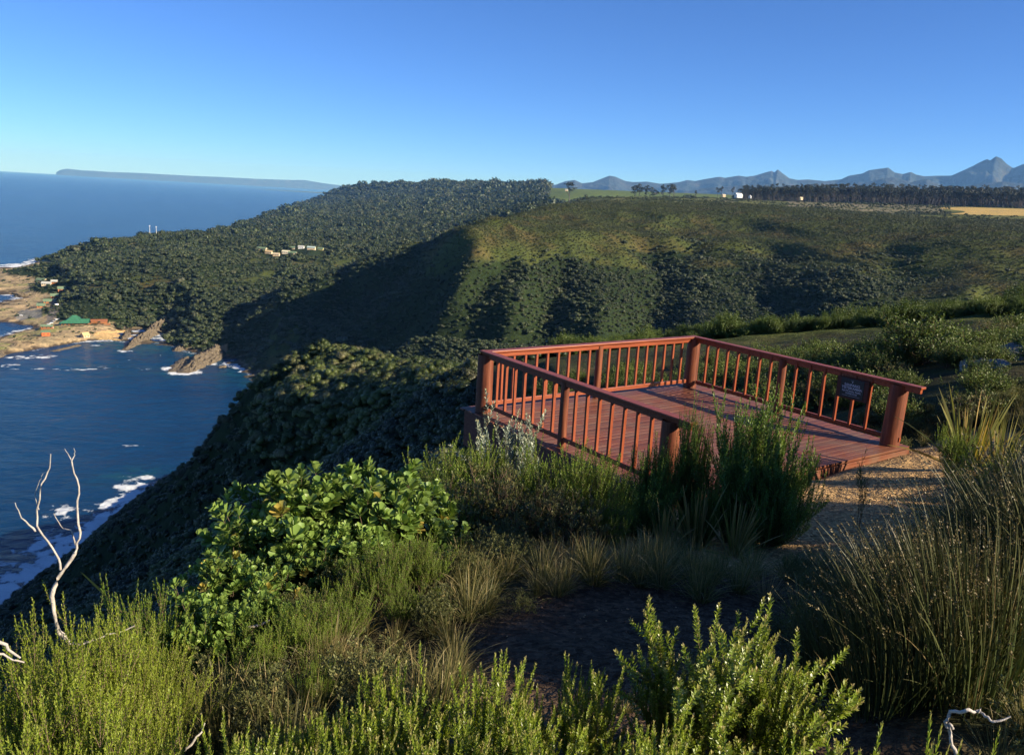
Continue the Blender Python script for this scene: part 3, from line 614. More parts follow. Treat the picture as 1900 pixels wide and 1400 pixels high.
# 2: fynbos on the open slopes
xs, ys, rs, az_ = polar_points(430, 2600, -.16, .64, .0034); zs = height(xs, ys); ff = forestness(xs, ys, zs)
okk = (rng.random(len(xs)) > ff*1.3) & (rng.random(len(xs)) < .75) & (zs > 40) & ~((az_ > .478) & (rs > 1640) & (rs < 2360)) & ~((az_ < .03) & (rs > 1300)) & ((rs < 1500) | (rng.random(len(xs)) < .08))
xs, ys, rs, zs = xs[okk], ys[okk], rs[okk], zs[okk]; size = np.maximum(.7, rs*.0014)*rng.uniform(.5, 1.4, len(xs))
pr = [crown_mesh('scrub_crown', 60, .38, LF_OLIVE, seed=30+k, lumps=5, flat=.6) for k in range(3)]
scatter('fynbos_scrub', np.stack([xs, ys, zs-size*.15], -1), size, pr, 'olive fynbos scrub on the sunny slopes across the valley', 'scrub')
# 3: knoll, cliff and the slopes below the deck
xs, ys, rs, az_ = polar_points(16, 560, -.66, .64, .0105); zs = height(xs, ys)
def deck_clear(x, y): return ~((x > -1.8) & (x < 8.4) & (y > 8.5) & (y < 19.0))
shelf = (xs > -1.5-np.maximum(0, ys-10)*.02)&(rs < 26)
okk = (zs > 3) & deck_clear(xs, ys) & ~shelf & (rng.random(len(xs)) < .93)
okk &= ~((az_ > -.05) & (rs > 20) & (rs < 62))                      # the bushes right beyond the deck are single plants
xs, ys, rs, zs, az_ = xs[okk], ys[okk], rs[okk], zs[okk], az_[okk]
size = np.where(rs < 130, .35+rs*.009, np.where((az_ < -.02) & (zs > 128), 1.9, 1.25))*rng.uniform(.6, 1.4, len(xs)); size = np.where(rs > 300, rs*.0068, size); size = np.where((rs < 130) & (az_ < -.05), size*.8, size)
LF_KN_SHADE = leafmat('knoll_leaves_shade', (.009, .019, .006), (.055, .072, .017), trans=.05, patch=.03, per_object=.75, alt=((.08, .09, .036), (.12, .10, .062)))  # leaf colour darkened to paint the shade of the cliff
hill = (az_ > .06) & (rs > 20); HILLP = (xs[hill], ys[hill], zs[hill], rs[hill])
xs, ys, zs, size = xs[~hill], ys[~hill], zs[~hill], size[~hill]
az_k, rs_k = az_[~hill], rs[~hill]
pr = [crown_mesh('knoll_crown', 420, .13, LF_KN_SHADE, seed=50+k, lumps=10) for k in range(5)]
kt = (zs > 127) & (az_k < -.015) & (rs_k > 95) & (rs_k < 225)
LF_KN_SUN = leafmat('knoll_leaves_sun', (.026, .045, .010), (.105, .135, .030), trans=.12, patch=.05, per_object=.75, alt=((.13, .13, .05), (.17, .15, .08)))  # brighter copy of the knoll foliage, sunlight put into the colour
prt = [crown_mesh('knoll_crown', 700, .085, LF_KN_SUN, seed=90+k, lumps=12) for k in range(4)]
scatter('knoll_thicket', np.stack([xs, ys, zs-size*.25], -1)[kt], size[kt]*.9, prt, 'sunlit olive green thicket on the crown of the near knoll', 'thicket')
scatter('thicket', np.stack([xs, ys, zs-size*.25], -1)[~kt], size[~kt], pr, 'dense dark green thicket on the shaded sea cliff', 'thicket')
# 4: far wood behind the fields (rows beyond the single gum trees)
def gum(seed, mt, ml):
    g_ = np.random.default_rng(seed); h = 1.0
    T = [([(0, 0, 0), (.01, .01, .35), (g_.uniform(-.03, .03), 0, .75)], [.016, .012, .006], 5)]
    for k in range(5):
        a = g_.uniform(0, 6.28); z0 = g_.uniform(.4, .7); T.append(([(0, 0, z0), (.08*math.cos(a), .08*math.sin(a), z0+.12), (.13*math.cos(a), .13*math.sin(a), z0+.22)], [.007, .005, .002], 4))
    Vt, Ft = tubes(T)
    L = []
    for k in range(11):
        a = g_.uniform(0, 6.28); rr = g_.uniform(0, .15); cz = g_.uniform(.5, .95); V_, F_, _, _ = crown(38, .4, lumps=4, seed=seed*31+k, core=False)
        sc = g_.uniform(.09, .15); L.append((V_*sc+np.array([rr*math.cos(a), rr*math.sin(a), cz-.05]), F_, 0, None))
    return join_mesh('trunk', [(Vt, Ft, 0, None)], [mt]), join_mesh('crown', L, [ml])
BARK = simple('pale_bark', (.10, .085, .075), .8, .3, 3); BARKD = simple('dark_bark', (.10, .08, .06), .9, .3, 5)
GUML = leafmat('gum_leaves', (.018, .028, .018), (.050, .058, .036), trans=0, patch=0)
gums = [gum(s_, BARK, GUML) for s_ in (1, 2, 3, 4)]
def tree_thing(name, x, y, h, var, label, cat, group=None, sx=1.0):
    z = float(height(x, y)); e = empty(name, (x, y, z-.3), rng.uniform(0, 6.28), label, cat, group)
    e.scale = (h*sx, h*sx, h)
    link('trunk', gums[var % 4][0], e); link('crown', gums[var % 4][1], e); return e
# ------------------------------------------------------------------ solid helpers
class MB:
    def __init__(s): s.bm = bmesh.new()
    def box(s, c, d, rz=0.0, bev=0.0, rx=0.0, ry=0.0, mi=0):
        m4 = Matrix.Translation(Vector(c)) @ Matrix.Rotation(rz, 4, 'Z') @ Matrix.Rotation(ry, 4, 'Y') @ Matrix.Rotation(rx, 4, 'X') @ Matrix.Diagonal((*d, 1))
        r_ = bmesh.ops.create_cube(s.bm, size=1, matrix=m4)
        if bev:
            ed = list({e for v in r_['verts'] for e in v.link_edges})
            bmesh.ops.bevel(s.bm, geom=ed, offset=bev, segments=2, affect='EDGES', profile=.6)
        return s
    def cyl(s, c, r1, r2, h, n=16, rot=None, bev=0.0):
        m4 = Matrix.Translation(Vector(c)) @ (rot.to_4x4() if rot else Matrix.Identity(4))
        r_ = bmesh.ops.create_cone(s.bm, cap_ends=True, segments=n, radius1=r1, radius2=r2, depth=h, matrix=m4)
        return s
    def face(s, pts_, mi=0):
        f = s.bm.faces.new([s.bm.verts.new(q) for q in pts_]); f.material_index = mi; return s
    def build(s, name, m_, parent=None, smooth=False):
        bmesh.ops.recalc_face_normals(s.bm, faces=s.bm.faces)
        me = bpy.data.meshes.new(name); s.bm.to_mesh(me); s.bm.free()
        for q in (m_ if isinstance(m_, (list, tuple)) else [m_]): me.materials.append(q)
        if smooth: me.polygons.foreach_set('use_smooth', np.ones(len(me.polygons), bool))
        return link(name, me, parent)
# ------------------------------------------------------------------ viewing deck
DZ = 176.3; DA = R(35.0)                      # deck level; boards run along local x
L0 = at_z(897, 762, DZ)                       # left corner post
PLANK = wood('stained_planks', (.155, .047, .022), (.08, .024, .012), (.25, .098, .048), scale=(1.5, 30, 30), rough=.5, grey=(.165, .105, .068), bmp=.35)
STAIN = wood('stained_rail', (.22, .050, .016), (.11, .024, .009), (.34, .095, .032), scale=(1.2, 35, 35), rough=.42)
POSTM = wood('stained_post', (.155, .045, .020), (.06, .020, .011), (.26, .090, .038), scale=(22, 22, 1.6), rough=.55, bmp=.5)
BAL = wood('stained_baluster', (.24, .054, .018), (.15, .030, .011), (.35, .105, .036), scale=(30, 30, 2), rough=.45)
deck = empty('viewing_deck', (L0[0], L0[1], DZ), DA, 'red stained timber viewing deck with railings on three sides on the cliff edge', 'viewing deck')
LX, LY = 5.18, -4.50                          # far corner along x, open side along -y
mb = MB(); k = 0; yy = LY-.22
while yy < .26:
    wd = .138; x1 = LX+.30+rng.uniform(-.012, .02); x0 = -.24-rng.uniform(-.02, .035)
    mb.box(((x0+x1)/2, yy+wd/2, -.020+rng.uniform(-.002, .002)), (x1-x0, wd-.006, .036), bev=.003, rx=rng.uniform(-.006, .006)); yy += .138
mb.build('decking', PLANK, deck)
FASC_SHADE = wood('shade_stained_beam', (.13, .040, .022), (.07, .020, .012), (.22, .075, .04), scale=(1.5, 30, 30), rough=.6)  # plank stain darkened to paint shade on the fascias facing away from the sun
def part(name, *a, m=STAIN, **kw):
    q = MB(); q.box(*a, **kw); return q.build(name, m, deck)
part('fascia_beam', (LX/2+.03, LY-.205, -.20), (LX+.54, .05, .30), bev=.005, m=PLANK)
part('fascia_beam', (-.19, (LY+.2)/2, -.36), (.06, -LY+.36, .62), bev=.005, m=FASC_SHADE)
part('fascia_beam', (LX/2+.03, .235, -.22), (LX+.44, .05, .34), bev=.005, m=FASC_SHADE)
part('fascia_beam', (LX+.27, (LY+.2)/2, -.20), (.05, -LY+.40, .30), bev=.005, m=PLANK)
for (x, y, l) in ((-.05, .05, 3.2), (LX-.1, .02, 2.6), (2.5, .05, 3.0), (-.05, -2.3, 2.6), (2.5, -2.3, 2.2), (LX, -2.3, 2.0), (-.05, -4.3, 1.6)):
    q = MB(); q.cyl((x, y, -.05-l/2-.02), .13, .13, l, 14); q.build('stilt', POSTM, deck, True)
def post(x, y, r, top, lean=(0, 0)):
    g_ = np.random.default_rng(int(abs(x*100+y*10)+3)); n = 18; ks = 12; V_ = []; 
    for i in range(ks):
        t = i/(ks-1); z = -.01+(top+.01)*t; rr = r*(1-.05*t)
        for j in range(n):
            a = 2*math.pi*j/n; q = rr*(1+.03*math.sin(3*a+x)+.015*g_.normal()*0.5)
            V_.append((x+lean[0]*t+q*math.cos(a), y+lean[1]*t+q*math.sin(a), z))
    F_ = [[i*n+j, i*n+(j+1) % n, (i+1)*n+(j+1) % n, (i+1)*n+j] for i in range(ks-1) for j in range(n)]
    me = mesh_np('post', np.array(V_), np.array(F_), [POSTM], smooth=True); return link('post', me, deck)
TOP = 1.02
post(0, 0, .145, TOP); post(LX, 0, .14, TOP+.02); post(LX+.05, LY, .155, TOP+.02, (.04, 0)); post(0, LY+.02, .13, TOP-.02)
post(LX/2, 0, .07, TOP); post(0, LY/2, .068, TOP); post(LX, LY/2, .075, TOP)
def rail(a, b, z0, z1, over=(0, 0)):
    a = np.array(a, float); b = np.array(b, float); d = b-a; L_ = np.linalg.norm(d); d /= L_; a = a-d*over[0]; b = b+d*over[1]; L_ = np.linalg.norm(b-a)
    c = (a+b)/2; rz = math.atan2(d[1], d[0])
    q = MB(); q.box((c[0], c[1], z1+.020), (L_, .150, .042), rz, .012); q.box((c[0], c[1], z1-.042), (L_-over[1]*.0-.06, .070, .078), rz, .008); q.build('top_rail', STAIN, deck)
    q = MB(); q.box((c[0], c[1], z0), (L_-sum(over), .048, .075), rz, .006); q.build('bottom_rail', STAIN, deck)
rail((0, 0), (LX, 0), .13, TOP+.02, (.02, .0)); rail((LX, 0), (LX+.06, LY), .13, TOP+.022, (.08, .42)); rail((0, 0), (0, LY), .13, TOP+.018, (.10, .36))
q = MB(); q.box((0, 0, 0), (.042, .046, .885), bev=.004); bal0 = q.build('baluster', BAL, deck); first = True
def balus(a, b, n, skip=()):
    global first
    a = np.array(a, float); b = np.array(b, float)
    for i in range(n):
        c = a+(b-a)*(i+1)/(n+1)
        if first: o = bal0; first = False
        else: o = bal0.copy(); col.objects.link(o); o.parent = deck
        o.location = (c[0], c[1], .13+.035+.4225); o.rotation_euler = (rng.uniform(-.008, .008), rng.uniform(-.008, .008), math.atan2(b[1]-a[1], b[0]-a[0]))
balus((.10, 0), (LX/2, 0), 9); balus((LX/2, 0), (LX-.10, 0), 9); balus((LX, -.12), (LX, LY/2), 7); balus((LX, LY/2), (LX+.03, LY+.16), 6); balus((0, -.12), (0, LY/2), 7); balus((0, LY/2), (0, LY+.1), 7)
# sign on the right-hand railing
SB = simple('dark_sign_board', (.055, .022, .014), .6, .2, 9); SG = simple('green_plate', (.008, .030, .030), .45, .15, 6); SW = simple('sign_lettering', (.36, .44, .47), .6, .05, 5)
fy = (LY-.0)*.835; sgn = empty('sign', (0, 0, 0), 0, 'small dark green sign with pale lettering fixed under the right-hand handrail', 'sign')
sgn.parent = None
lw = Matrix.Translation((L0[0], L0[1], DZ)) @ Matrix.Rotation(DA, 4, 'Z')
sgn.matrix_world = lw @ Matrix.Translation((LX-.01, fy, .80)) @ Matrix.Rotation(-math.pi/2, 4, 'Z')
q = MB(); q.box((0, -.045, 0), (.60, .025, .37), bev=.004); q.build('board', SB, sgn)
q = MB(); q.box((0, -.061, .005), (.44, .008, .33), bev=.003); plate = q.build('plate', SG, sgn)
def text(body, size, x, z, parent, y=-.0665, m_=SW, bold=0.0):
    cu = bpy.data.curves.new('lettering', 'FONT'); cu.body = body; cu.size = size; cu.align_x = 'CENTER'; cu.align_y = 'CENTER'; cu.extrude = .0008; cu.offset = bold
    ob = bpy.data.objects.new('lettering_tmp', cu); dg = bpy.context.evaluated_depsgraph_get(); col.objects.link(ob); dg.update()
    me = bpy.data.meshes.new_from_object(ob.evaluated_get(dg)); bpy.data.objects.remove(ob); me.name = 'lettering'; me.materials.clear(); me.materials.append(m_)
    o = link('lettering', me, parent); o.location = (x, y, z); o.rotation_euler = (math.pi/2, 0, 0); return o
text('SANPARKS', .062, 0, .062, plate, bold=.0015); text('TSITSIKAMMA', .062, 0, .008, plate, bold=.0015); text('NATIONAL PARK', .046, 0, -.046, plate, bold=.001); text('STORMS RIVER', .034, 0, -.088, plate, bold=.0006)
q = MB(); q.box((0, -.067, -.125), (.34, .002, .004)); q.build('line', SW, plate)
q = MB(); 
for sx in (-1, 1): q.box((sx*.011, -.067, .132), (.006, .002, .034), ry=sx*.42)
q.box((0, -.067, .112), (.012, .002, .014)); q.build('emblem', SW, plate)
# ------------------------------------------------------------------ rest camp on the bay
ROOFG = simple('green_roof', (.040, .155, .085), .6, .25, .6); ROOFP = simple('faded_green_roof', (.14, .20, .12), .7, .25, .6); WALLO = wood('orange_boarding', (.36, .14, .05), (.22, .08, .03), (.46, .20, .08), scale=(2, 2, 9), rough=.7)
WHITE = simple('white_paint', (.74, .73, .70), .5, .06, 2); CREAM = simple('cream_wall', (.60, .47, .30), .8, .12, 2); GLASS = simple('dark_glass', (.02, .03, .04), .15, .1, 1, spec=.6); ROOFS = simple('pale_roof', (.42, .42, .38), .7, .15, 1); RUBB = simple('tyre', (.02, .02, .02), .9, .1, 4)
def gable(L_, Wd, h0, h1, ov=.6, th=.18):
    q = MB(); a, b = L_/2+ov, Wd/2+ov; dz = (h1-h0)/(Wd/2)*ov
    for sy in (-1, 1):
        lo = [(-a, sy*b, h0-dz), (a, sy*b, h0-dz), (a, 0, h1), (-a, 0, h1)]; hi = [(x, y, z+th) for x, y, z in lo]
        q.face(lo); q.face(hi)
        for i in range(4): q.face([lo[i], lo[(i+1) % 4], hi[(i+1) % 4], hi[i]])
    return q
def hip(L_, Wd, h0, h1, ov=.6):
    q = MB(); a, b = L_/2+ov, Wd/2+ov; t = max(.2, a-b)
    B_ = [(-a, -b, h0), (a, -b, h0), (a, b, h0), (-a, b, h0)]; T0, T1 = (-t, 0, h1), (t, 0, h1)
    q.face(B_); q.face([B_[0], B_[1], T1, T0]); q.face([B_[2], B_[3], T0, T1]); q.face([B_[1], B_[2], T1]); q.face([B_[3], B_[0], T0]); return q
def walls(L_, Wd, h0, h1, gab=True, base=-1.5):
    q = MB(); a, b = L_/2, Wd/2
    c = [(-a, -b), (a, -b), (a, b), (-a, b)]
    for i in range(4):
        (x0, y0), (x1, y1) = c[i], c[(i+1) % 4]
        P_ = [(x0, y0, base), (x1, y1, base), (x1, y1, h0), (x0, y0, h0)]
        if gab and i in (1, 3): P_ = [(x0, y0, base), (x1, y1, base), (x1, y1, h0), ((x0+x1)/2, 0, h1), (x0, y0, h0)]
        q.face(P_)
    return q
def house(name, x, y, L_, Wd, h0, h1, rz, wm, rm, label, cat, group=None, kind='gable', deckm=None, z=None):
    z = float(height(x, y)) if z is None else z
    e = empty(name, (x, y, z), rz, label, cat, group)
    walls(L_, Wd, h0, h1, kind == 'gable').build('wall', wm, e)
    (gable(L_, Wd, h0, h1) if kind == 'gable' else hip(L_, Wd, h0, h1)).build('roof', rm, e)
    n = max(1, int(L_/3.2))
    for i in range(n):
        for sy in (-1, 1):
            q = MB(); q.box((-L_/2+(i+.5)*L_/n, sy*(Wd/2+.02), h0*.55), (1.2, .06, 1.1)); q.build('window', GLASS, e)
    q = MB(); q.box((L_/2+.02, 0, 1.0), (.06, .95, 2.0)); q.build('door', WHITE if wm is not WHITE else GLASS, e)
    if deckm: q = MB(); q.box((0, -Wd/2-1.3, .25), (L_, 2.4, .2)); q.build('veranda', deckm, e)
    return e
def gp(u, v, z=5.0):
    c = at_z(u, v, z); return c[0], c[1]
# restaurant: three hipped roofs of different size joined into one building, brown balcony to the right
x, y = gp(142, 603, 5); rest = empty('restaurant', (x, y, 4.6), R(24), 'large low restaurant with broad green roofs and brown timber balcony beside the small beach', 'restaurant')
q = walls(30, 12, 3.6, 3.6, False); q.build('wall', WALLO, rest)
for (cx, cy, l, wd, h0, h1, nm) in ((-2, -3, 30, 9, 3.8, 6.6, 0), (-4, 6, 17, 11, 4.3, 8.4, 0), (8, 5, 19, 9, 3.9, 7.2, 0), (-3, 16, 13, 9, 5.6, 9.8, 0)):
    o = hip(l, wd, h0, h1, .8).build('roof', ROOFG, rest); o.location = (cx, cy, 0)
q = MB(); q.box((-4, 15, 2.4), (14, 26, 5.6)); q.build('kitchen_wing', CREAM, rest)
q = MB(); q.box((24, -2.5, 1.6), (24, 6, .5)); 
for i in range(9): q.box((13+i*2.8, -5.2, .3), (.35, .35, 3.4)); q.box((13+i*2.8, -5.4, 2.4), (.2, .2, 1.3))
q.box((24, -5.4, 3.0), (24, .2, .18)); q.box((24, -5.4, 2.4), (24, .12, .15)); q.build('balcony', WALLO, rest)
q = walls(17, 6, 3.6, 5.2); o = q.build('annex', WALLO, rest); o.location = (24, 2, 1.6)
o = gable(17, 6, 3.6, 5.2).build('annex_roof', simple('brown_roof', (.26, .10, .045), .7, .25, 1), rest); o.location = (24, 2, 1.6)
for i in range(7): q = MB(); q.box((-13+i*4, -6.05, 1.9), (2.2, .1, 1.6)); q.build('window', GLASS, rest)
# log chalets in a row above the rocks, each named by what it stands next to
CH = [(77, 570, 'orange log chalet with green roof, nearest the car park'), (89, 562.5, 'orange log chalet with green roof, second from the car park'), (102, 554, 'orange log chalet with green roof, third from the car park'), (115, 548, 'orange log chalet with green roof, farthest from the car park')]
for i, (u, v, lb) in enumerate(CH):
    x, y = gp(u, v, 5); house('log_chalet', x, y, 9.5, 6.5, 3.2, 6.0, R(200+i*4), WALLO, ROOFP, lb, 'chalet', 'log chalets in a row above the shore rocks', deckm=WALLO)
x, y = gp(88, 541, 5); house('cottage', x, y, 13, 7, 3.0, 5.4, R(10), CREAM, ROOFS, 'tan cottage with pale roof at the far end of the rock flat', 'cottage')
x, y = gp(78, 529, 5); house('cottage', x, y, 15, 7, 3.2, 5.8, R(-12), CREAM, ROOFP, 'cottage with faded green roof in front of the shaded headland cliff', 'cottage')
x, y = gp(102, 541, 5); house('cottage', x, y, 8, 5, 2.8, 4.8, R(20), WALLO, ROOFS, 'small brown cottage beside the loop of the camp road', 'cottage')
x, y = gp(156, 530, 10); house('lodge', x, y, 17, 8, 4, 7.4, R(5), CREAM, ROOFG, 'cottage with long green roof half hidden at the forest edge above the camp', 'cottage', z=12)
x, y = gp(173, 533, 12); house('lodge', x, y, 9, 7, 4, 6.8, R(5), CREAM, ROOFG, 'small green roofed cottage at the forest edge, right of the long one', 'cottage', z=13)
x, y = gp(126, 562, 6); house('lodge', x, y, 11, 6, 3, 5.2, R(20), WALLO, ROOFG, 'green roofed lodge under trees behind the white van', 'cottage', z=5)
x, y = gp(238, 512, 22); house('lodge', x, y, 20, 8, 4, 6.5, R(0), CREAM, ROOFG, 'single green roof rising out of the forest on the headland slope', 'cottage', z=27)
x, y = gp(85, 624, 4); house('dive_hut', x, y, 8, 6.5, 4.6, 5.8, R(35), simple('orange_wall', (.62, .14, .04), .7, .12, 1), ROOFP, 'bright orange hut on the rock spit by the bay', 'hut')
x, y = gp(158, 622.5, 4); house('beach_hut', x, y, 7, 6, 2.6, 5.6, R(60), CREAM, simple('tan_roof', (.50, .36, .18), .8, .15, 1), 'small tan gabled hut on the shore left of the beach', 'hut')
x, y = gp(88, 612, 4); house('shed', x, y, 12, 5, 2.6, 4.2, R(15), WALLO, ROOFP, 'long low shed with faded green roof behind the orange hut', 'shed')
# forest settlement on the terrace
for (u, v, z, L_, wm, rm, lb) in ((486, 472, 51, 22, CREAM, ROOFP, 'pale green roofed house at the left end of the forest clearing'), (499, 475, 50, 16, CREAM, simple('sand_roof', (.52, .38, .20), .8, .1, 1), 'sandy coloured house second from the left in the forest clearing'),
        (513, 478, 49, 14, CREAM, simple('buff_roof', (.48, .40, .26), .8, .1, 1), 'low buff house in the forest clearing left of the cream one'), (531, 477, 50, 17, simple('light_wall', (.75, .66, .48), .7, .08, 1), simple('cream_roof', (.70, .62, .42), .7, .08, 1), 'bright cream house in the middle of the forest clearing'),
        (543, 478, 51, 18, CREAM, ROOFP, 'long olive roofed house right of the cream one in the clearing'), (541, 469.5, 55, 16, CREAM, ROOFP, 'olive roofed house at the back of the forest clearing'), (559, 470.5, 55, 13, WHITE, ROOFS, 'grey roofed white house behind the right half of the clearing'),
        (578, 473.5, 54, 18, CREAM, simple('bluish_roof', (.36, .45, .42), .7, .1, 1), 'bluish roofed house near the right end of the clearing'), (595, 469, 56, 14, simple('yellow_wall', (.50, .46, .20), .8, .1, 1), ROOFP, 'small yellowish house at the far right of the forest clearing')):
    c = at_z(u, v, z); house('house', c[0], c[1], L_*.8, 7, 3.2, 5.4, R(rng.uniform(-14, 14)), wm, rm, lb, 'house', 'houses in the forest clearing', z=max(z-3.5, float(height(c[0], c[1]))+.3))
# cars
def car_proto(paint, van=False):
    e = empty('parked_van' if van else 'parked_car', (0, 0, 0)); h = 2.3 if van else 1.45; l = 5.2 if van else 4.3
    q = MB(); q.box((0, 0, .62), (l, 1.75, .62), bev=.12)
    if van: q.box((-.25, 0, 1.5), (l-.9, 1.68, 1.45), bev=.18)
    else: q.box((-.15, 0, 1.12), (2.3, 1.5, .58), bev=.2)
    q.build('body', paint, e)
    q = MB()
    if van: q.box((l/2-.68, 0, 1.62), (.05, 1.4, .7), ry=-.25)
    else:
        for sy in (-1, 1): q.box((-.15, sy*.74, 1.16), (1.7, .05, .34))
        q.box((1.0, 0, 1.14), (.05, 1.2, .4), ry=-.5)
    q.build('window', GLASS, e)
    for sx in (-1, 1):
        for sy in (-1, 1): q = MB(); q.cyl((sx*l*.31, sy*.82, .33), .33, .33, .22, 14, Matrix.Rotation(math.pi/2, 3, 'X')); wh = q.build('wheel', RUBB, e); q = MB(); q.cyl((sx*l*.31, sy*.84, .33), .19, .19, .22, 12, Matrix.Rotation(math.pi/2, 3, 'X')); q.build('rim', CHR, wh)
    return e
CHR = simple('wheel_rim', (.5, .5, .5), .35, .05, 1, metal=.6); CARW = simple('white_car_paint', (.78, .78, .78), .3, .03, 1, spec=.6); CARG = simple('grey_car_paint', (.30, .31, .33), .3, .05, 1, spec=.6)
c0 = car_proto(CARW); c1 = car_proto(CARG); v0 = car_proto(CARW, True)
def put(o, u, v, rz, lb, cat, grp=None, z=4.6, s_=1.0):
    x, y = gp(u, v, z); o.location = (x, y, float(height(x, y))+.02); o.rotation_euler[2] = rz; o.scale = (s_, s_, s_); return props(o, lb, cat, grp)
put(v0, 105.7, 576, R(75), 'tall white van parked on the camp road behind the restaurant', 'van', s_=1.25)
put(c0, 33, 584, R(10), 'white car parked on the asphalt lot, left of its neighbour', 'car', 'cars parked at the camp'); o = copy_tree(c0); put(o, 38.5, 584, R(14), 'white car parked on the asphalt lot, right of its neighbour', 'car', 'cars parked at the camp')
for i, (u, v, pr_, lb) in enumerate([(90, 602.5, c0, 'white car at the left end of the row by the green roof'), (95, 600.5, c0, 'white car second from the left in the row by the green roof'), (100, 598.5, c1, 'grey car in the middle of the row by the green roof'), (105, 596.8, c0, 'white car fourth from the left in the row by the green roof'), (110, 595.2, c0, 'white car at the right end of the row by the green roof')]):
    if pr_ is c1: put(c1, u, v, R(60), lb, 'car', 'cars parked at the camp')
    else: put(copy_tree(pr_), u, v, R(60+i*3), lb, 'car', 'cars parked at the camp')
# two slim masts on the headland crest
for (u, vb, vt, lb) in ((278, 431, 418, 'slim white mast on the headland crest, the taller left one'), (290, 430, 420, 'slim white mast on the headland crest, the shorter right one')):
    c = at(u, vb, 2050); zb = float(height(c[0], c[1])); zt = at(u, vt, 2050)[2]; e = empty('mast', (c[0], c[1], zb), 0, lb, 'mast', 'masts on the headland')
    q = MB(); q.cyl((0, 0, (zt-zb)/2), .55, .35, zt-zb, 8); q.build('pole', WHITE, e); q = MB(); q.box((0, 0, zt-zb-1.2), (2.4, 1.2, 2.2), bev=.2); q.build('antenna', WHITE, e)
# farm buildings and trees on the plateau
def plat(u, r, name, L_, Wd, h0, h1, rz, wm, rm, lb, cat='farmhouse'):
    c = at(u, 370, r); return house(name, c[0], c[1], L_, Wd, h0, h1, rz, wm, rm, lb, cat)
def lift(e, u, v, r):     # stand the thing where the ground shows at that pixel
    e.location.z = max(e.location.z, at(u, v, r)[2]); return e
lift(plat(1369.5, 2350, 'farmhouse', 18, 13, 6, 11, R(20), WHITE, WHITE, 'large white gabled barn left of the dark gum plantation'), 1369, 366, 2350)
lift(plat(1391, 2350, 'farmhouse', 6, 6, 4, 7, R(60), WHITE, WHITE, 'small white shed at the left edge of the dark gum plantation', 'shed'), 1391, 367, 2350)
lift(plat(1342, 2400, 'farmhouse', 9, 6, 4, 6, R(20), CREAM, CREAM, 'low cream cottage left of the white barn'), 1342, 364.5, 2400)
lift(plat(1216, 2900, 'farmhouse', 9, 6, 3.5, 6, R(10), CREAM, ROOFS, 'pale cottage under tall thin trees, left of its neighbour'), 1216, 359.5, 2900)
lift(plat(1227, 2900, 'farmhouse', 8, 6, 3.5, 6, R(70), CREAM, CREAM, 'pale cottage under tall thin trees, right of its neighbour'), 1227, 359.8, 2900)
lift(plat(1050, 3300, 'farmhouse', 10, 7, 4, 6.5, R(10), CREAM, ROOFS, 'pale house beside a dark round tree on the left skyline'), 1050, 354, 3300)
lift(plat(1486, 2300, 'farmhouse', 8, 6, 3.5, 6, R(30), CREAM, CREAM, 'tan hut in front of the dark gum plantation'), 1486, 370, 2300)
def skytree(u, vb, vt, r, var, lb, sx=1.0, grp=None):
    c = at(u, vb, r); ct = at(u, vt, r); zg = float(height(c[0], c[1])); h = ct[2]-zg
    return tree_thing('gum_tree', c[0], c[1], h, var, lb, 'tree', grp, sx)
skytree(1057, 354, 338, 3250, 0, 'dark round tree beside the pale house on the left skyline', 1.5)
for (u, vt, sx, lb) in ((1178, 345, 1.1, 'leftmost tree of the thin row against the mountains'), (1186, 342, 1.2, 'tallest tree of the left pair in the thin row against the mountains'), (1199, 344, .8, 'slanting spindly tree between the two pairs on the plateau skyline'), (1211, 348, 1.5, 'low broad tree left of the two pale cottages'),
        (1230, 343, .8, 'slim tree directly above the pale cottages'), (1243, 342, 1.1, 'tall tree right of the pale cottages'), (1250, 343, .9, 'last tree on the right of the cottage group')): skytree(u, 358, vt, 2900, int(u) % 4, lb, sx, 'trees on the plateau skyline')
for (u, vt, sx, lb) in ((1291, 353, .6, 'tiny lone tree on the skyline between cottages and barn'),): skytree(u, 361, vt, 2700, 1, lb, sx)
for (u, vt, sx, lb) in ((1331, 348, 1.2, 'broad dark tree left of the white barn'), (1338, 346, .8, 'leaning thin tree beside the broad one left of the barn'), (1359, 347, .7, 'slender tree directly behind the white barn')): skytree(u, 364, vt, 2420, int(u) % 4, lb, sx, 'trees round the white barn')
# gum plantation: a front row of single trees, the wood behind them as one mass
us = np.concatenate([np.arange(1374, 1900, 3.7), np.arange(1903, 1990, 6)]); 
top = lambda u: np.interp(u, [1370, 1385, 1420, 1560, 1640, 1700, 1800, 1900, 2000], [355, 349, 347, 347, 349, 352, 352, 356, 360])
for i, u in enumerate(us):
    r = 2440+rng.uniform(-25, 25); t = float(top(u))+rng.uniform(-.8, 2.6); c = at(u, 372, r); zg = float(height(c[0], c[1])); h = at(u, t, r)[2]-zg
    tree_thing('gum_tree', c[0], c[1], h, i, 'tall gum tree with pale trunk in the front row of the dark plantation', 'tree', 'gum trees in the front row of the plantation', rng.uniform(.8, 1.2))
n = 1500; uu = rng.uniform(1372, 2150, n); r = rng.uniform(2480, 2800, n); cs = np.array([at(a, 372, b) for a, b in zip(uu, r)]); zg = height(cs[:, 0], cs[:, 1]); tt = np.array([at(a, top(a)+rng.uniform(0, 3), b)[2] for a, b in zip(uu, r)])
hh = np.clip(tt-zg, 8, 40)
gm = []
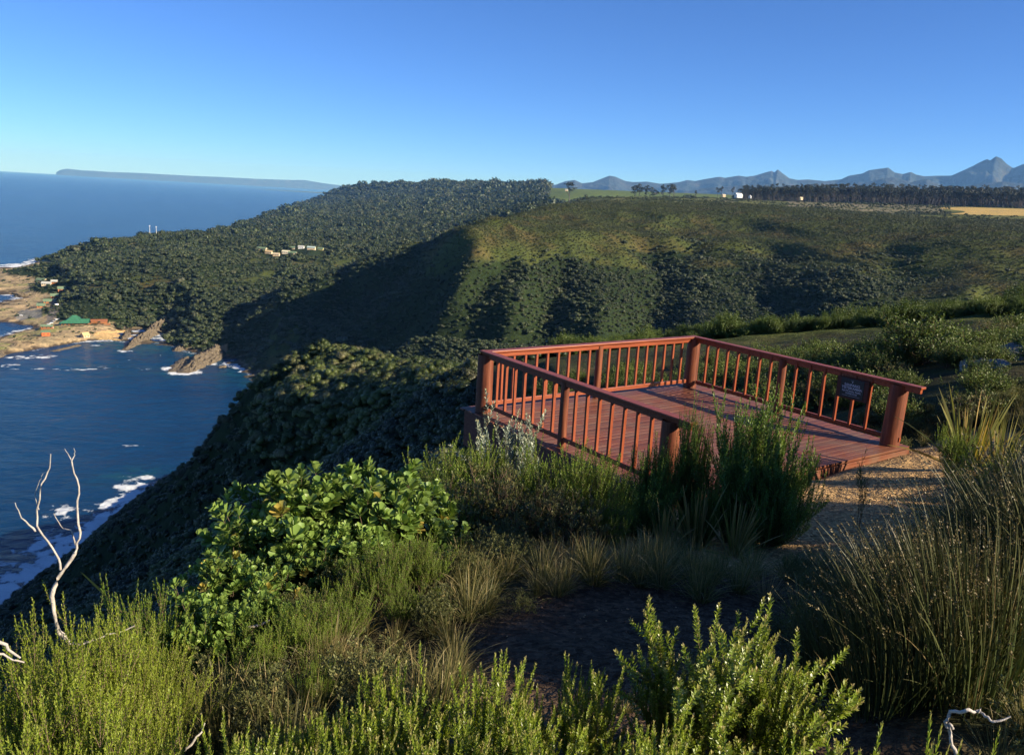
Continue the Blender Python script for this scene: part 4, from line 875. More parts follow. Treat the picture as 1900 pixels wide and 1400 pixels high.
for k in range(3):
    Vt = gums[k]; bm = bmesh.new(); bm.from_mesh(Vt[0]); bm2 = bmesh.new()
    me = bpy.data.meshes.new('plantation_tree'); bm.to_mesh(me); a_ = len(me.vertices)
    g_ = np.random.default_rng(k+400); L = []
    for j in range(9): V_, F_, _, _ = crown(24, .45, lumps=4, seed=k*9+j, core=False); sc = g_.uniform(.08, .13); a = g_.uniform(0, 6.28); rr = g_.uniform(0, .14); L.append((V_*sc+np.array([rr*math.cos(a), rr*math.sin(a), g_.uniform(.4, .92)]), F_, 0, None))
    vt, ft = tubes([([(0, 0, -.1), (0, 0, .8)], [.016, .008], 5)]); L.append((vt, ft, 1, None)); gm.append(join_mesh('plantation_tree', L, [GUML, BARK]))
scatter('gum_plantation', np.stack([cs[:, 0], cs[:, 1], zg], -1), hh/1.0, gm, 'dark wood of gum trees behind the front row on the plateau', 'wood')
# bare coastal rocks that stand clear of the land
def rock_mesh(seed, dims, rough=.35, sub=4):
    bm = bmesh.new(); bmesh.ops.create_icosphere(bm, subdivisions=sub, radius=1); V_ = np.array([v.co for v in bm.verts]); F_ = np.array([[v.index for v in f.verts] for f in bm.faces]); bm.free()
    q = V_*1.0; n1 = fbm(q[:, 0]*1.6+seed, q[:, 1]*1.6+q[:, 2]*1.9, seed, 5); n2 = np.abs(fbm(q[:, 0]*3.5+q[:, 2]*1.5, q[:, 1]*3.5-q[:, 2], seed+9, 4)); q = q*(1+rough*n1-rough*.8*n2)[:, None]
    q = np.sign(q)*np.abs(q)**.85; return q*np.array(dims), F_
ROCKM = None
def rockm(name, a, b, c_):
    m, nt, N, L, bs = mat(name); f = noise(nt, .9, 8, rough=.7); L.new(ramp(nt, f, [(.3, a), (.5, b), (.7, c_)]), bs.inputs[0]); bs.inputs['Roughness'].default_value = .9; bs.inputs['Specular IOR Level'].default_value = .15; bump(nt, bs, noise(nt, 2.2, 8, rough=.7), .8, .5); return m
RK = rockm('shore_rock', (.035, .028, .02), (.125, .10, .07), (.30, .25, .17)); RKP = rockm('pale_boulder', (.16, .16, .15), (.30, .29, .27), (.48, .47, .44))
def rock(u, v, z, dims, rz, seed, lb, tilt=(0, 0), name='rock'):
    V_, F_ = rock_mesh(seed, dims, .5); c = at_z(u, v, z); o = link(name, mesh_np(name, V_, F_, [RK], smooth=False), None, (c[0], c[1], z)); o.rotation_euler = (tilt[0], tilt[1], rz)
    return props(o, lb, 'rock', 'shore rocks in the bay')
def fin(p0, p1, wd, h0, h1, seed, lb):
    """craggy rib of upturned rock from waterline pixel p0 to p1"""
    a = at_z(p0[0], p0[1], 0); b = at_z(p1[0], p1[1], 0); d = b-a; L_ = np.linalg.norm(d); d /= L_; nrm = np.array([-d[1], d[0], 0])
    n, m = int(L_/1.1)+8, 31; T, S_ = np.meshgrid(np.linspace(0, 1, n), np.linspace(-1, 1, m), indexing='ij')
    X0 = T*L_; Wd_ = wd*(.45+.55*np.sin(np.clip(T*3.0, 0.05, 3.1)))*(1+.35*fbm(X0/9, X0*0, seed, 3)); Hh = (h0+(h1-h0)*T)*np.sin(np.clip(T*9, 0, 1.57))*np.sin(np.clip((1-T)*12, 0, 1.57))
    strata = np.abs(fbm(X0/14, S_*3.2, seed+3, 4)); Zr = Hh*(np.clip(1-np.abs(S_+.15*np.sin(X0/11))**1.3, 0, 1))*(1.25-1.3*strata)+1.3*fbm(X0/2.2, S_*4, seed+7, 4)*np.clip(Hh/4, .2, 1)-1.2*(np.abs(S_) > .93)
    Zr = np.where((np.abs(S_) > .99) | (T < .001) | (T > .999), -3, Zr); Px = a[0]+d[0]*X0+nrm[0]*S_*Wd_; Py = a[1]+d[1]*X0+nrm[1]*S_*Wd_
    c = (a+b)/2; ii = (np.arange(n-1)[:, None]*m+np.arange(m-1)[None, :]).ravel(); V_ = np.stack([Px-c[0], Py-c[1], Zr], -1).reshape(-1, 3)
    return props(link('rock', mesh_np('rock', V_, np.stack([ii, ii+1, ii+m+1, ii+m], -1), [RK]), None, (c[0], c[1], 0)), lb, 'rock', 'shore rocks in the bay')
fin((229, 650), (314, 600), 9, 3, 11, 3, 'long slanting rock fin reaching from the forest into the bay')
fin((338, 692), (408, 652), 15, 4, 10, 5, 'jagged grey rock rising left of the tiny cove beach')
fin((318, 690), (352, 662), 9, 1.2, 2.4, 6, 'dark low rock shelf awash left of the jagged rock')
fin((326, 652), (348, 638), 9, 3, 5, 7, 'small pale rock at the foot of the forest left of the jagged rock')
fin((388, 676), (420, 657), 4, 3, 4, 12, 'narrow pale rock ledge between the jagged rock and cove beach')
rock(430, 674, 0, (6, 3, 2), R(20), 8, 'small wet rock amid the surf below the shaded slope'); rock(413, 681, 0, (5, 3, 1.6), R(60), 9, 'lone dark rock in the foam right of the cove')
fin((-30, 672), (34, 640), 7, 1.5, 4, 10, 'rusty brown ledge at the left tip of the rock spit'); rock(38, 546, 3, (10, 6, 4), R(10), 11, 'blocky outcrop on the pale rock flat left of the cottages')
rock(80, 508, 3, (10, 7, 6), R(10), 13, 'dark block of rock at the foot of the headland cliff'); fin((226, 632), (238, 618), 5, 3, 5, 14, 'dark boulder at the right end of the sand beach')
fin((95, 652), (150, 640), 5, .8, 1.2, 15, 'low reddish rock shelf just awash off the rock spit')
# ------------------------------------------------------------------ near plants
def gz(x, y): return float(height(np.array([x]), np.array([y]))[0])
def spot(u, r, vtop=None):
    """ground point in the direction of column u at distance r; height of a plant whose top shows at row vtop"""
    v = 900
    for _ in range(12):                                              # columns lean with the camera: follow the ground down
        c = at(u, v, r); z = gz(c[0], c[1]); d = np.array([c[0], c[1], z-CZ]); v = 700-FPX*(d@upv)/(d@fwd)
    c = at(u, v, r); z = gz(c[0], c[1])
    if vtop is None: return c[0], c[1], z, None
    return c[0], c[1], z, at(u, vtop, r)[2]-z
STEM = simple('woody_stem', (.16, .11, .07), .85, .3, 12); DEADW = simple('bleached_wood', (.40, .36, .31), .8, .35, 40, bmp=.4)
LF_NEEDLE = leafmat('needle_leaves', (.12, .20, .022), (.28, .38, .05), tip=(.42, .40, .10), trans=.35, patch=2.0, per_object=.25)
LF_LIME = leafmat('lime_leaves', (.20, .27, .022), (.38, .45, .05), tip=(.45, .42, .13), trans=.35, patch=2.5, per_object=.25)
LF_TUFT = leafmat('tufty_leaves', (.16, .24, .022), (.38, .46, .055), tip=(.52, .42, .20), trans=.3, patch=3, per_object=.2, spec=.6, rough=.38)
LF_BROAD = leafmat('broad_leaves', (.12, .22, .045), (.28, .43, .10), tip=(.50, .36, .08), trans=.25, patch=2.2, per_object=.2, rough=.42)
LF_SILVER = leafmat('silver_leaves', (.20, .25, .19), (.36, .40, .30), tip=(.5, .45, .2), trans=.15, patch=0, per_object=.2)
LF_DEEP = leafmat('deep_green_leaves', (.11, .20, .038), (.26, .38, .085), tip=(.20, .25, .06), trans=.38, patch=2.5, per_object=.3)
LF_OLV = leafmat('olive_leaves', (.085, .105, .030), (.20, .215, .075), tip=(.40, .30, .12), trans=.25, patch=2.5, per_object=.3)
DRYL = leafmat('dry_leaves', (.20, .13, .06), (.46, .34, .17), trans=.15, patch=0, per_object=.2)
REED = leafmat('reed_stems', (.030, .055, .016), (.10, .125, .040), tip=(.17, .12, .05), trans=.1, patch=1.5, per_object=.3)
SWORD = leafmat('sword_leaves', (.08, .13, .03), (.26, .27, .07), tip=(.40, .27, .10), trans=.3, patch=0, per_object=.2)
GRASS = leafmat('grass_blades', (.06, .085, .022), (.22, .21, .075), tip=(.38, .30, .14), trans=.3, patch=1.2, per_object=.25)
def shoots(seed, n, H, spread, sub=4, up=.5, base=.25, lo=.3, sublen=(.16, .32)):
    """curved shoots of a bush of height H: list of paths from the root outward and up"""
    g_ = np.random.default_rng(seed); out = []; stems = []; m = 9
    for i in range(n):
        a = i*2.39996+g_.uniform(-.5, .5); t = math.sqrt((i+.5)/n)*spread*g_.uniform(.85, 1.12); L_ = H*g_.uniform(.66, 1.04)
        d = np.array([math.sin(t)*math.cos(a), math.sin(t)*math.sin(a), math.cos(t)]); p_ = np.array([g_.uniform(-.05, .05)*H, g_.uniform(-.05, .05)*H, 0.0]); path = [p_]; curl = g_.normal(size=3)*.35
        for k in range(m):
            d = unit(d+np.array([0, 0, up*.10])+curl*.12+g_.normal(size=3)*.07); p_ = p_+d*L_/m; path.append(p_)
        path = np.array(path); stems.append((path[:int(m*.7)], H*.009*np.linspace(1, .2, int(m*.7)), 4)); out.append((path, base))
        for s_ in range(sub):
            k = g_.integers(int(m*lo), m); q = path[k]; side = unit(g_.normal(size=3)); d2 = unit(unit(path[min(k+1, m)]-path[k-1])*.9+side*.8+np.array([0, 0, .3])); l2 = H*g_.uniform(*sublen); pp = [q]
            for j in range(5): d2 = unit(d2+np.array([0, 0, up*.28])+g_.normal(size=3)*.07); q = q+d2*l2/5; pp.append(q)
            out.append((np.array(pp), .08))
    return out, stems
def dress(seed, paths, leaf, wid, gap, ang=.9, tipk=.86, ends=.35):
    """leaves set spirally along shoots"""
    g_ = np.random.default_rng(seed+77); B_, D_, N_, S_, T_ = [], [], [], [], []
    for path, t0 in paths:
        seg = np.linalg.norm(np.diff(path, axis=0), axis=1); cum = np.concatenate([[0], np.cumsum(seg)]); L_ = cum[-1]; n = max(6, int(L_*(1-t0)/gap)); sarr = L_*(t0+(1-t0)*(np.arange(n)+.5)/n)
        pos = np.stack([np.interp(sarr, cum, path[:, i]) for i in range(3)], -1); tan = unit(np.stack([np.interp(np.minimum(sarr+.01, L_), cum, path[:, i]) for i in range(3)], -1)-np.stack([np.interp(sarr-.01, cum, path[:, i]) for i in range(3)], -1))
        phi = np.arange(n)*2.39996+g_.uniform(0, 6.28); ref = unit(np.cross(tan, np.array([.3, .5, .81]))); b2 = np.cross(tan, ref); rad = ref*np.cos(phi)[:, None]+b2*np.sin(phi)[:, None]
        f = sarr/L_; an = ang*(1-.55*f**4)+g_.normal(size=n)*.18
        d = unit(rad*np.sin(an)[:, None]+tan*np.cos(an)[:, None]); nn = unit(tan*np.sin(an)[:, None]-rad*np.cos(an)[:, None])
        B_.append(pos); D_.append(d); N_.append(nn); sz = g_.uniform(.75, 1.2, n)*(1-.45*np.clip((f-.85)/.15, 0, 1))*(.65+.35*np.clip((f-t0)/.2, 0, 1)); S_.append(sz); T_.append(np.clip((f-tipk)/(1-tipk), 0, 1)*ends*g_.uniform(.3, 1.6, n))
    return np.concatenate(B_), np.concatenate(D_), np.concatenate(N_), np.concatenate(S_), np.concatenate(T_)
def bush_proto(seed, n, H, spread, leaf, wid, gap, lm, sub=4, up=.5, ang=.9, ends=.35, tipk=.86, base=.25, oval=False, lo=.35):
    ps, st = shoots(seed, n, H, spread, sub, up, base, lo); B_, D_, N_, S_, T_ = dress(seed, ps, leaf, wid, gap, ang, tipk, ends)
    if oval: V_, F_ = oval_leaves(B_, D_, N_, leaf*S_, wid*S_); tt = np.repeat(T_, 6)
    else: V_, F_ = leaf_quads(B_, D_, N_, leaf*S_, wid*S_); tt = np.repeat(T_, 4)
    Vt, Ft = tubes(st+[(q[0][:5], np.linspace(.0028, .0010, 5), 3) for q in ps if len(q[0]) == 6])
    return join_mesh('foliage', [(V_, F_, 0, tt)], [lm]), join_mesh('stems', [(Vt, Ft, 0, None)], [STEM])
def rosette_proto(seed, n, H, spread, leaf, wid, lm, per=9, sub=3, ends=.3):
    """broad-leaved shrub: branches that end in open rosettes"""
    ps, st = shoots(seed, n, H, spread, sub, .45, .5, lo=.45, sublen=(.12, .25)); g_ = np.random.default_rng(seed+5); B_, D_, N_, S_, T_ = [], [], [], [], []
    for path, t0 in ps:
        tan = unit(path[-1]-path[-2]); ref = unit(np.cross(tan, [.3, .5, .8])); b2 = np.cross(tan, ref); yell = (g_.random() < .05)*g_.uniform(.4, 1)
        for k in range(per):
            ph = k*2.4+g_.uniform(-.3, .3); ag = .35+.95*(k/per)+g_.uniform(-.15, .15); rad = ref*math.cos(ph)+b2*math.sin(ph); d = rad*math.sin(ag)+tan*math.cos(ag)
            B_.append(path[-1]-tan*leaf*.45*k/per); D_.append(d); N_.append(tan*math.sin(ag)-rad*math.cos(ag)+g_.normal(size=3)*.12); S_.append(g_.uniform(.65, 1.1)); T_.append(ends*yell*g_.uniform(.5, 1.5)+.12*g_.random())
    N_ = unit(np.array(N_)); D_ = unit(np.array(D_)); S_ = np.array(S_); V_, F_ = oval_leaves(np.array(B_), D_, N_, leaf*S_, wid*S_)
    Vt, Ft = tubes(st+[(q[0], .003, 3) for q in ps if len(q[0]) == 6])
    return join_mesh('foliage', [(V_, F_, 0, np.repeat(np.clip(T_, 0, 1), 6))], [lm]), join_mesh('stems', [(Vt, Ft, 0, None)], [STEM])
def blade_strip(base, d0, L_, w0, droop, g_, seg=6, lean=(0, 0)):
    p_ = np.array(base, float); d = np.array(d0, float); pts_ = [p_]; dr = [d]
    for k in range(seg): d = unit(d+np.array([lean[0], lean[1], -droop])*(k+1)/seg); p_ = p_+d*L_/seg; pts_.append(p_); dr.append(d)
    pts_ = np.array(pts_); tw = g_.uniform(0, 6.28); side = unit(np.cross(dr[0], [math.cos(tw), math.sin(tw), .1])); t = np.linspace(0, 1, seg+1); w_ = w0*np.sqrt(np.clip(1-t**2.2, 0.002, 1))*.5
    V_ = np.stack([pts_-side*w_[:, None], pts_+side*w_[:, None]], 1).reshape(-1, 3); F_ = np.array([[2*i, 2*i+1, 2*i+3, 2*i+2] for i in range(seg)]); return V_, F_, np.repeat(t, 2)
def tuft_proto(name, seed, n, H, w0, spread, droop, lm, dry=0.2, lean=(0, 0), heads=None, seg=6, rad=.12, ends=.4):
    g_ = np.random.default_rng(seed); A_, Bd = [], []
    hv, hf, ho = [], [], 0
    for i in range(n):
        a = g_.uniform(0, 6.28); t = abs(g_.normal())*spread*.5; r0 = rad*math.sqrt(g_.random())*H; d = np.array([math.sin(t)*math.cos(a)+lean[0]*.5, math.sin(t)*math.sin(a)+lean[1]*.5, math.cos(t)]); L_ = H*g_.uniform(.55, 1.12)
        V_, F_, tt = blade_strip((r0*math.cos(a), r0*math.sin(a), 0), unit(d), L_, w0*g_.uniform(.6, 1.2), droop*g_.uniform(.4, 1.3), g_, seg, lean)
        tipv = np.clip(tt*1.3-.45, 0, 1)*ends+(g_.random() < dry)*.7; A_.append((V_, F_, 0, np.clip(tipv, 0, 1)))
        if heads and g_.random() < heads:
            e = V_[-1]; dd = unit(V_[-1]-V_[-5]); m = 7; q = e-dd*g_.uniform(0, .06, (m, 1))*H; d2 = unit(dd+g_.normal(size=(m, 3))*.5); v2, f2 = leaf_quads(q, d2, unit(g_.normal(size=(m, 3))), .016, .007); hv.append(v2); hf.append(f2+ho); ho += len(v2)
    if hv: A_.append((np.concatenate(hv), np.concatenate(hf), 0, .8))
    L = [join_mesh(name, A_, [lm])]
    return L
KID = {}
def plant(proto, x, y, z, s_, rz, label, cat, group=None, name='shrub', sxy=1.0, tilt=(0, 0), partn=('foliage', 'stems')):
    e = empty(name, (x, y, z), rz, label, cat, group); e.scale = (s_*sxy, s_*sxy, s_); e.rotation_euler[0] = tilt[0]; e.rotation_euler[1] = tilt[1]
    for nm, me in zip(partn, proto):
        if me is not None: link(nm, me, e)
    return e
# prototypes, unit height about 1 m
NEE = [bush_proto(500+k, 44, 1.0, .85, .027, .0105, .0080, LF_NEEDLE, sub=10, up=.8, ang=.75, base=.4) for k in range(3)]       # slender upright shoots
LIM = [bush_proto(520+k, 60, 1.0, .95, .021, .0090, .0058, LF_LIME, sub=10, up=.85, ang=.85, base=.5) for k in range(3)]
TUF = [bush_proto(540+k, 42, 1.0, 1.15, .036, .017, .0046, LF_TUFT, sub=7, up=.55, ang=1.0, ends=.8, tipk=.82, base=.5) for k in range(3)]   # thick bottle-brush shoots
BRO = [rosette_proto(560+k, 70, 1.0, 1.25, .095, .056, LF_BROAD, per=12, sub=9, ends=.9) for k in range(2)]
OLV = [rosette_proto(570+k, 60, 1.0, 1.05, .055, .019, LF_OLV, per=9, sub=9, ends=.6) for k in range(2)]
CON = [bush_proto(580+k, 80, 1.0, 1.3, .036, .0155, .0090, LF_DEEP, sub=17, up=.75, ang=.9, base=.12, lo=.12) for k in range(3)]
SIL = [bush_proto(590, 16, 1.0, .42, .040, .015, .008, LF_SILVER, sub=4, up=.9, ang=.9, ends=.6, base=.3)]
GRN = [bush_proto(600+k, 44, 1.0, 1.05, .060, .030, .030, LF_BUSH, sub=12, up=.6, ang=.95, base=.3) for k in range(4)]       # mid-distance bushes
SWO = [tuft_proto('leaves', 610+k, 70, 1.0, .036, .95, .10, SWORD, dry=.25, seg=5) for k in range(2)]
SWD = [tuft_proto('leaves', 615, 55, 1.0, .038, 1.1, .14, SWORD, dry=.55, seg=5)]
REE = [tuft_proto('stems', 620+k, 260, 1.0, .006, .5, .08, REED, dry=.12, lean=(-.05, 0), heads=.4, seg=7, rad=.22) for k in range(3)]
GRA = [tuft_proto('blades', 630+k, 130, 1.0, .012, 1.1, .30, GRASS, dry=.3, seg=6) for k in range(3)]
DRY = [tuft_proto('blades', 640, 90, 1.0, .010, 1.0, .2, DRYL, dry=.9, seg=5)]
SEE = [bush_proto(650, 3, 1.0, .25, .10, .014, .018, LF_OLV, sub=7, up=.5, ang=.7, base=.15)]
PN_T = ('stems', None)
def row(proto, items, cat, name, lab, group, rscale=1.0, parts=('foliage', 'stems')):
    """items: (u, v of the top, r, width factor, label)"""
    for i, it in enumerate(items):
        u, vt, r, wf = it[:4]; x, y, z, h = spot(u, r, vt); h = max(h, .12)*1.0
        plant(proto[i % len(proto)], x, y, z-.02, h*rscale, rng.uniform(0, 6.28), it[4] if len(it) > 4 else lab, cat, group, name, wf, partn=parts)
# -- bottom edge: thick-shooted green shrubs
row(TUF, [(1320, 1125, 2.55, .85, 'large rounded shrub with thick bottlebrush shoots and reddish tips, bottom right of centre'),
          (750, 1235, 2.15, .55, 'pale green shrub with thick upright shoots at the bottom edge, left of centre'),
          (905, 1235, 2.2, .5, 'shrub with three thick green shoots at the bottom edge below the footpath'),
          (1075, 1225, 2.45, .55, 'shaded shrub with lit reddish tips, left of the large rounded one'),
          (640, 1310, 2.0, .5, 'small shrub with thick shoots at the bottom edge, left of the pale green one'),
          (440, 1350, 1.95, .5, 'low shrub tip with bright shoots just showing at the bottom edge'),
          (1480, 1335, 1.75, .35, 'two bright shoots rising at the bottom edge right of the large rounded shrub'),
          (1675, 1300, 1.75, .22, 'tall single bright shoot at the bottom right'),
          (1190, 1330, 2.0, .5, 'low shrub with yellowing leaves at the foot of the large rounded one'),
          (980, 1330, 1.95, .5, 'low green shrub at the bottom edge under the three thick shoots'),
          (820, 1340, 1.9, .5, 'low pale shrub at the bottom edge in front of the upright one'), (700, 1290, 2.25, .5, 'green shrub at the bottom edge filling the gap behind the left upright one'), (960, 1275, 2.35, .5, 'green shrub behind the three thick shoots'), (1245, 1200, 2.6, .5, 'shoots leaning out of the left flank of the large rounded shrub'), (1400, 1190, 2.6, .5, 'shoots leaning out of the right flank of the large rounded shrub'), (530, 1330, 2.15, .5, 'shaded shrub at the bottom edge right of the low left tip')], 'shrub', 'bottlebrush_shrub', '', 'bottlebrush shrubs along the bottom edge')
# -- lower left: lime green fine-leaved bushes
LL = [(40, 1215, 2.7, .8, 'lime green bush in the bottom left corner'), (150, 1140, 3.1, .8, 'lime green bush behind the foot of the dead tree'), (215, 1160, 3.3, .7, 'lime green bush right of the dead tree'), (120, 1235, 2.5, .8, 'bright lime bush in front of the dead tree'),
      (225, 1250, 2.6, .7, 'lime green bush at the right side of the bottom left thicket'), (30, 1300, 2.2, .8, 'lime bush at the left edge above the bottom border'), (150, 1320, 2.1, .8, 'lime bush in the middle of the bottom left border'), (255, 1330, 2.2, .6, 'small lime bush at the right end of the bottom left border'), (295, 1205, 3.0, .6, 'thin lime bush leaning toward the dry twigs')]
row(LIM, LL, 'bush', 'lime_bush', '', 'lime green bushes in the lower left')
# -- centre left: slender-shooted and broad-leaved shrubs
row(NEE, [(710, 1000, 4.6, .9, 'yellow green bush with long slender shoots in front of the broad-leaved shrub'), (785, 990, 4.8, .9, 'slender-shooted bush at the right edge of the broad-leaved shrub'), (640, 1080, 4.0, .95, 'slender-shooted bush below the orange leaves'), (560, 1115, 3.8, .95, 'green slender-shooted bush left of the shaded footpath'),
          (480, 1160, 3.6, .7, 'small slender bush between the branch and the dry grass'), (745, 1080, 4.2, .95, 'low slender bush facing the footpath'), (810, 1085, 4.5, .6, 'outermost slender bush reaching over the footpath'), (265, 1098, 3.9, .7, 'small dense green bush at the cliff edge right of the dead tree'), (590, 1220, 3.1, .5, 'shaded little bush beside the dry grass in the lower centre')], 'bush', 'slender_bush', '', 'slender-shooted bushes left of the footpath')
row(BRO, [(580, 890, 5.9, 1.0, 'broad-leaved shrub, left half of the tall pale green mass'), (690, 880, 6.0, 1.0, 'broad-leaved shrub, right half of the tall pale green mass'), (520, 985, 5.4, 1.0, 'broad-leaved shrub lower left of the tall one'), (760, 965, 5.9, .9, 'broad-leaved shrub low on the right of the tall one'),
          (440, 1050, 4.7, .9, 'broad-leaved shrub with orange leaves at the cliff edge'), (400, 1120, 4.0, .7, 'low broad-leaved shrub near the fallen grey branch'), (500, 1110, 4.2, .7, 'broad-leaved shrub with yellowing rosettes over the dark hollow'), (620, 990, 5.2, 1.0, 'broad-leaved shrub in front of the tall mass'), (560, 960, 5.6, .9, 'broad-leaved shrub at the left shoulder of the tall mass'), (650, 950, 5.7, 1.0, 'broad-leaved shrub in the heart of the tall mass'), (730, 940, 6.1, .8, 'broad-leaved shrub at the right shoulder of the tall mass'), (480, 1050, 5.0, .8, 'broad-leaved shrub stepping down toward the cliff edge')], 'shrub', 'broadleaf_shrub', '', 'broad-leaved shrubs left of the footpath', 1.03)
# -- in front of the deck
row(NEE, [(850, 828, 8.6, 1.0, 'fluffy yellow green bush at the left corner of the deck'), (905, 822, 8.8, .8, 'small bright bush under the left corner of the deck'), (1040, 828, 8.0, .9, 'slender-shooted green bush under the middle of the front railing'), (1100, 850, 7.8, .9, 'green bush spreading its shoots under the front railing'), (985, 850, 8.0, .9, 'small green bush between the silvery plant and the deck'), (850, 915, 7.2, .9, 'dark slender bush at the brink left of the olive shrub'), (1130, 925, 7.1, .8, 'low bush at the foot of the front railing bushes')], 'bush', 'slender_bush', '', 'slender-shooted bushes in front of the deck')
row(OLV, [(905, 870, 7.4, 1.0, 'olive-leaved shrub below the silvery plant'), (985, 895, 7.2, 1.0, 'olive-leaved shrub in the middle of the bank before the deck'), (1060, 920, 7.0, 1.0, 'olive-leaved shrub at the right of the bank before the deck'), (930, 965, 6.6, .9, 'shaded olive shrub low on the bank')], 'shrub', 'olive_shrub', '', 'olive-leaved shrubs on the bank')
row(SIL, [(948, 768, 8.9, 1.0, 'silvery grey upright plant rising in front of the left railing')], 'plant', 'silver_plant', '', None)
row(CON, [(1388, 735, 8.7, .55, 'large dense dark green bush covering the near end of the deck'), (1350, 815, 8.4, .34, 'dark green bush filling the left side of the large one'), (1208, 815, 8.6, .42, 'dense dark green bush at the near corner of the front railing'), (1425, 840, 8.3, .6, 'low dark bush at the right foot of the large one'), (1185, 880, 8.2, .9, 'low green bush at the left foot of the corner bush'), (1268, 748, 8.8, .20, 'thin dry bush with a green top against the end of the railing'), (1300, 905, 8.0, .4, 'small dark bush behind the dry sword leaves')], 'bush', 'dense_bush', '', 'dense dark bushes at the near end of the deck')
row(SWD, [(1290, 890, 7.8, .8, 'dry sword-leaved clump with tan blades before the dense bush'), (1360, 915, 7.5, .8, 'dry sword-leaved clump right of the first one'), (1230, 925, 7.4, .7, 'short dry sword-leaved clump on the left of the group')], 'plant', 'sword_leaf_clump', '', 'dry sword-leaved clumps', parts=('leaves', None))
row(SWO, [(1795, 722, 13.0, 1.0, 'large yellow green sword-leaved clump right of the sign post'), (1850, 760, 12.0, .7, 'smaller sword-leaved clump behind the reeds')], 'plant', 'sword_leaf_clump', '', None, parts=('leaves', None))
row(SEE, [(1592, 850, 9.4, .6, 'thin seedling standing alone on the sandy gravel'), (1005, 1130, 5.2, .5, 'tiny seedling on the shaded footpath')], 'plant', 'seedling', '', None)
# -- grass on the bank and path edges
gi = []
for (u0, u1, v0, v1, r0, r1, n) in ((1040, 1260, 960, 1010, 6.2, 7.4, 12), (900, 1150, 1010, 1080, 5.6, 6.6, 12), (1080, 1420, 1000, 1100, 4.8, 6.0, 30), (850, 1100, 1050, 1180, 4.6, 5.4, 16), (300, 600, 1190, 1290, 2.9, 3.6, 14), (830, 1000, 1050, 1110, 5.2, 5.8, 6)):
    for k in range(n):
        u = rng.uniform(u0, u1); r = rng.uniform(r0, r1); x, y, z, _ = spot(u, r); plant(GRA[k % 3] if k % 9 else DRY[0], x, y, z-.01, rng.uniform(.18, .34), rng.uniform(0, 6.28), ('dry straw-coloured tuft ' if k % 9 == 0 else 'loose green tuft of thin grass ')+('below the deck railing bushes' if v0 < 1000 and u0 > 1000 else 'beside the seedling on the shaded footpath' if u0 in (830, 850) else 'in the lower left hollow' if u0 == 300 else 'under the olive shrubs' if u0 == 900 else 'at the shaded upper end of the footpath'), 'grass tuft', 'grass tufts between the bushes', 'grass_tuft', 1.0, partn=('blades', None))
# -- reeds on the right
ri = []
for k in range(125):
    u = rng.uniform(1490, 2120); r = rng.uniform(4.3, 8.2) if u > 1800 else rng.uniform(3.3, 5.8)
    vt = np.interp(u, [1490, 1560, 1640, 1750, 1850, 1950, 2120], [1130, 1070, 1015, 945, 880, 815, 765])+rng.uniform(0, 50)+0
    x, y, z, h = spot(u, r, vt)
    h = min(h, rng.uniform(.75, 1.15))
    if h < .3: continue
    z1 = 'at the left edge of the reed bed beside the footpath' if u < 1620 else ('in the dark middle of the reed bed' if u < 1780 else 'at the right edge of the picture')
    z2 = 'near clump of brown-tipped reeds ' if r < 4.4 else 'farther clump of brown-tipped reeds '
    plant(REE[k % 3], x, y, z-.02, h*.95, rng.uniform(-.5, .5), z2+z1, 'reeds', 'reed clumps right of the footpath', 'reed_clump', 1.15, partn=PN_T)
row(NEE, [(1790, 840, 10.5, .8, 'bright green bush at the left edge of the reeds'), (1850, 880, 9.6, .7, 'green bush among the tops of the reeds'), (1760, 790, 12.0, .7, 'shaded green bush below the sword-leaved clump'), (1880, 940, 7.6, .8, 'yellow green bush at the right edge above the reeds')], 'bush', 'slender_bush', '', 'bushes among the reeds')
# -- tall shrubs outside the frame on the right whose shade falls over the path and the reeds
for i, (x, y, h, w_, lb) in enumerate(((7.4, 3.3, 2.3, .8, 'tall dark bush nearest the camera beyond the right edge'), (8.8, 4.6, 2.3, .8, 'tall dark bush in the middle of three beyond the right edge'), (10.4, 6.0, 2.2, .8, 'tall dark bush farthest back beyond the right edge'))):
    plant(CON[i % 3], x, y, gz(x, y)-.05, h, i*1.3, lb, 'bush', 'tall bushes beyond the right edge', 'tall_bush', w_)
# -- bushes beyond the deck, nearest ones single
xs, ys, rs, az_ = polar_points(15.5, 64, -.07, .60, .046); n_b = 0
ok_ = ~((xs > -1.2) & (xs < 8.0) & (ys > 8.5) & (ys < 18.6)) & ~((xs > 4) & (ys < 15)); xs, ys, rs = xs[ok_], ys[ok_], rs[ok_]
ordr = np.argsort(rs); xs, ys, rs = xs[ordr], ys[ordr], rs[ordr]
for i in range(len(xs)):
    if i >= 290: break
    x, y, r = xs[i], ys[i], rs[i]; h = rng.lognormal(-.82, .36)+r*.013
    if .50 < x/y < .585 and r < 24: continue
    k = rng.random()
    plant(GRN[i % 4] if k < .92 else OLV[i % 2], x, y, gz(x, y)-.1, h, rng.uniform(0, 6.28), ('leafy green ' if k < .92 else 'olive green ')+('bush seen through the back railing of the deck' if x/y < .24 else ('bush seen above or through the right-hand railing' if x/y < .40 else ('bush behind the sign and end post' if x/y < .47 else 'bush by the pale boulders at the right edge')))+('' if r < 34 else ', farther off'), 'bush', 'bushes on the slope beyond the deck', 'slope_bush', 1.25)
print('single slope bushes', min(290, len(xs)), 'of', len(xs))
xh, yh, zh, rh = HILLP; kk = ((rh > 34) | (rng.random(len(xh)) < .5)) & (rng.random(len(xh)) < np.where(rh > 66, np.where(xh/yh > .31, .16, .3), .95)); sz = (.35+rh*.0085)*rng.lognormal(-.1, .35, len(xh))
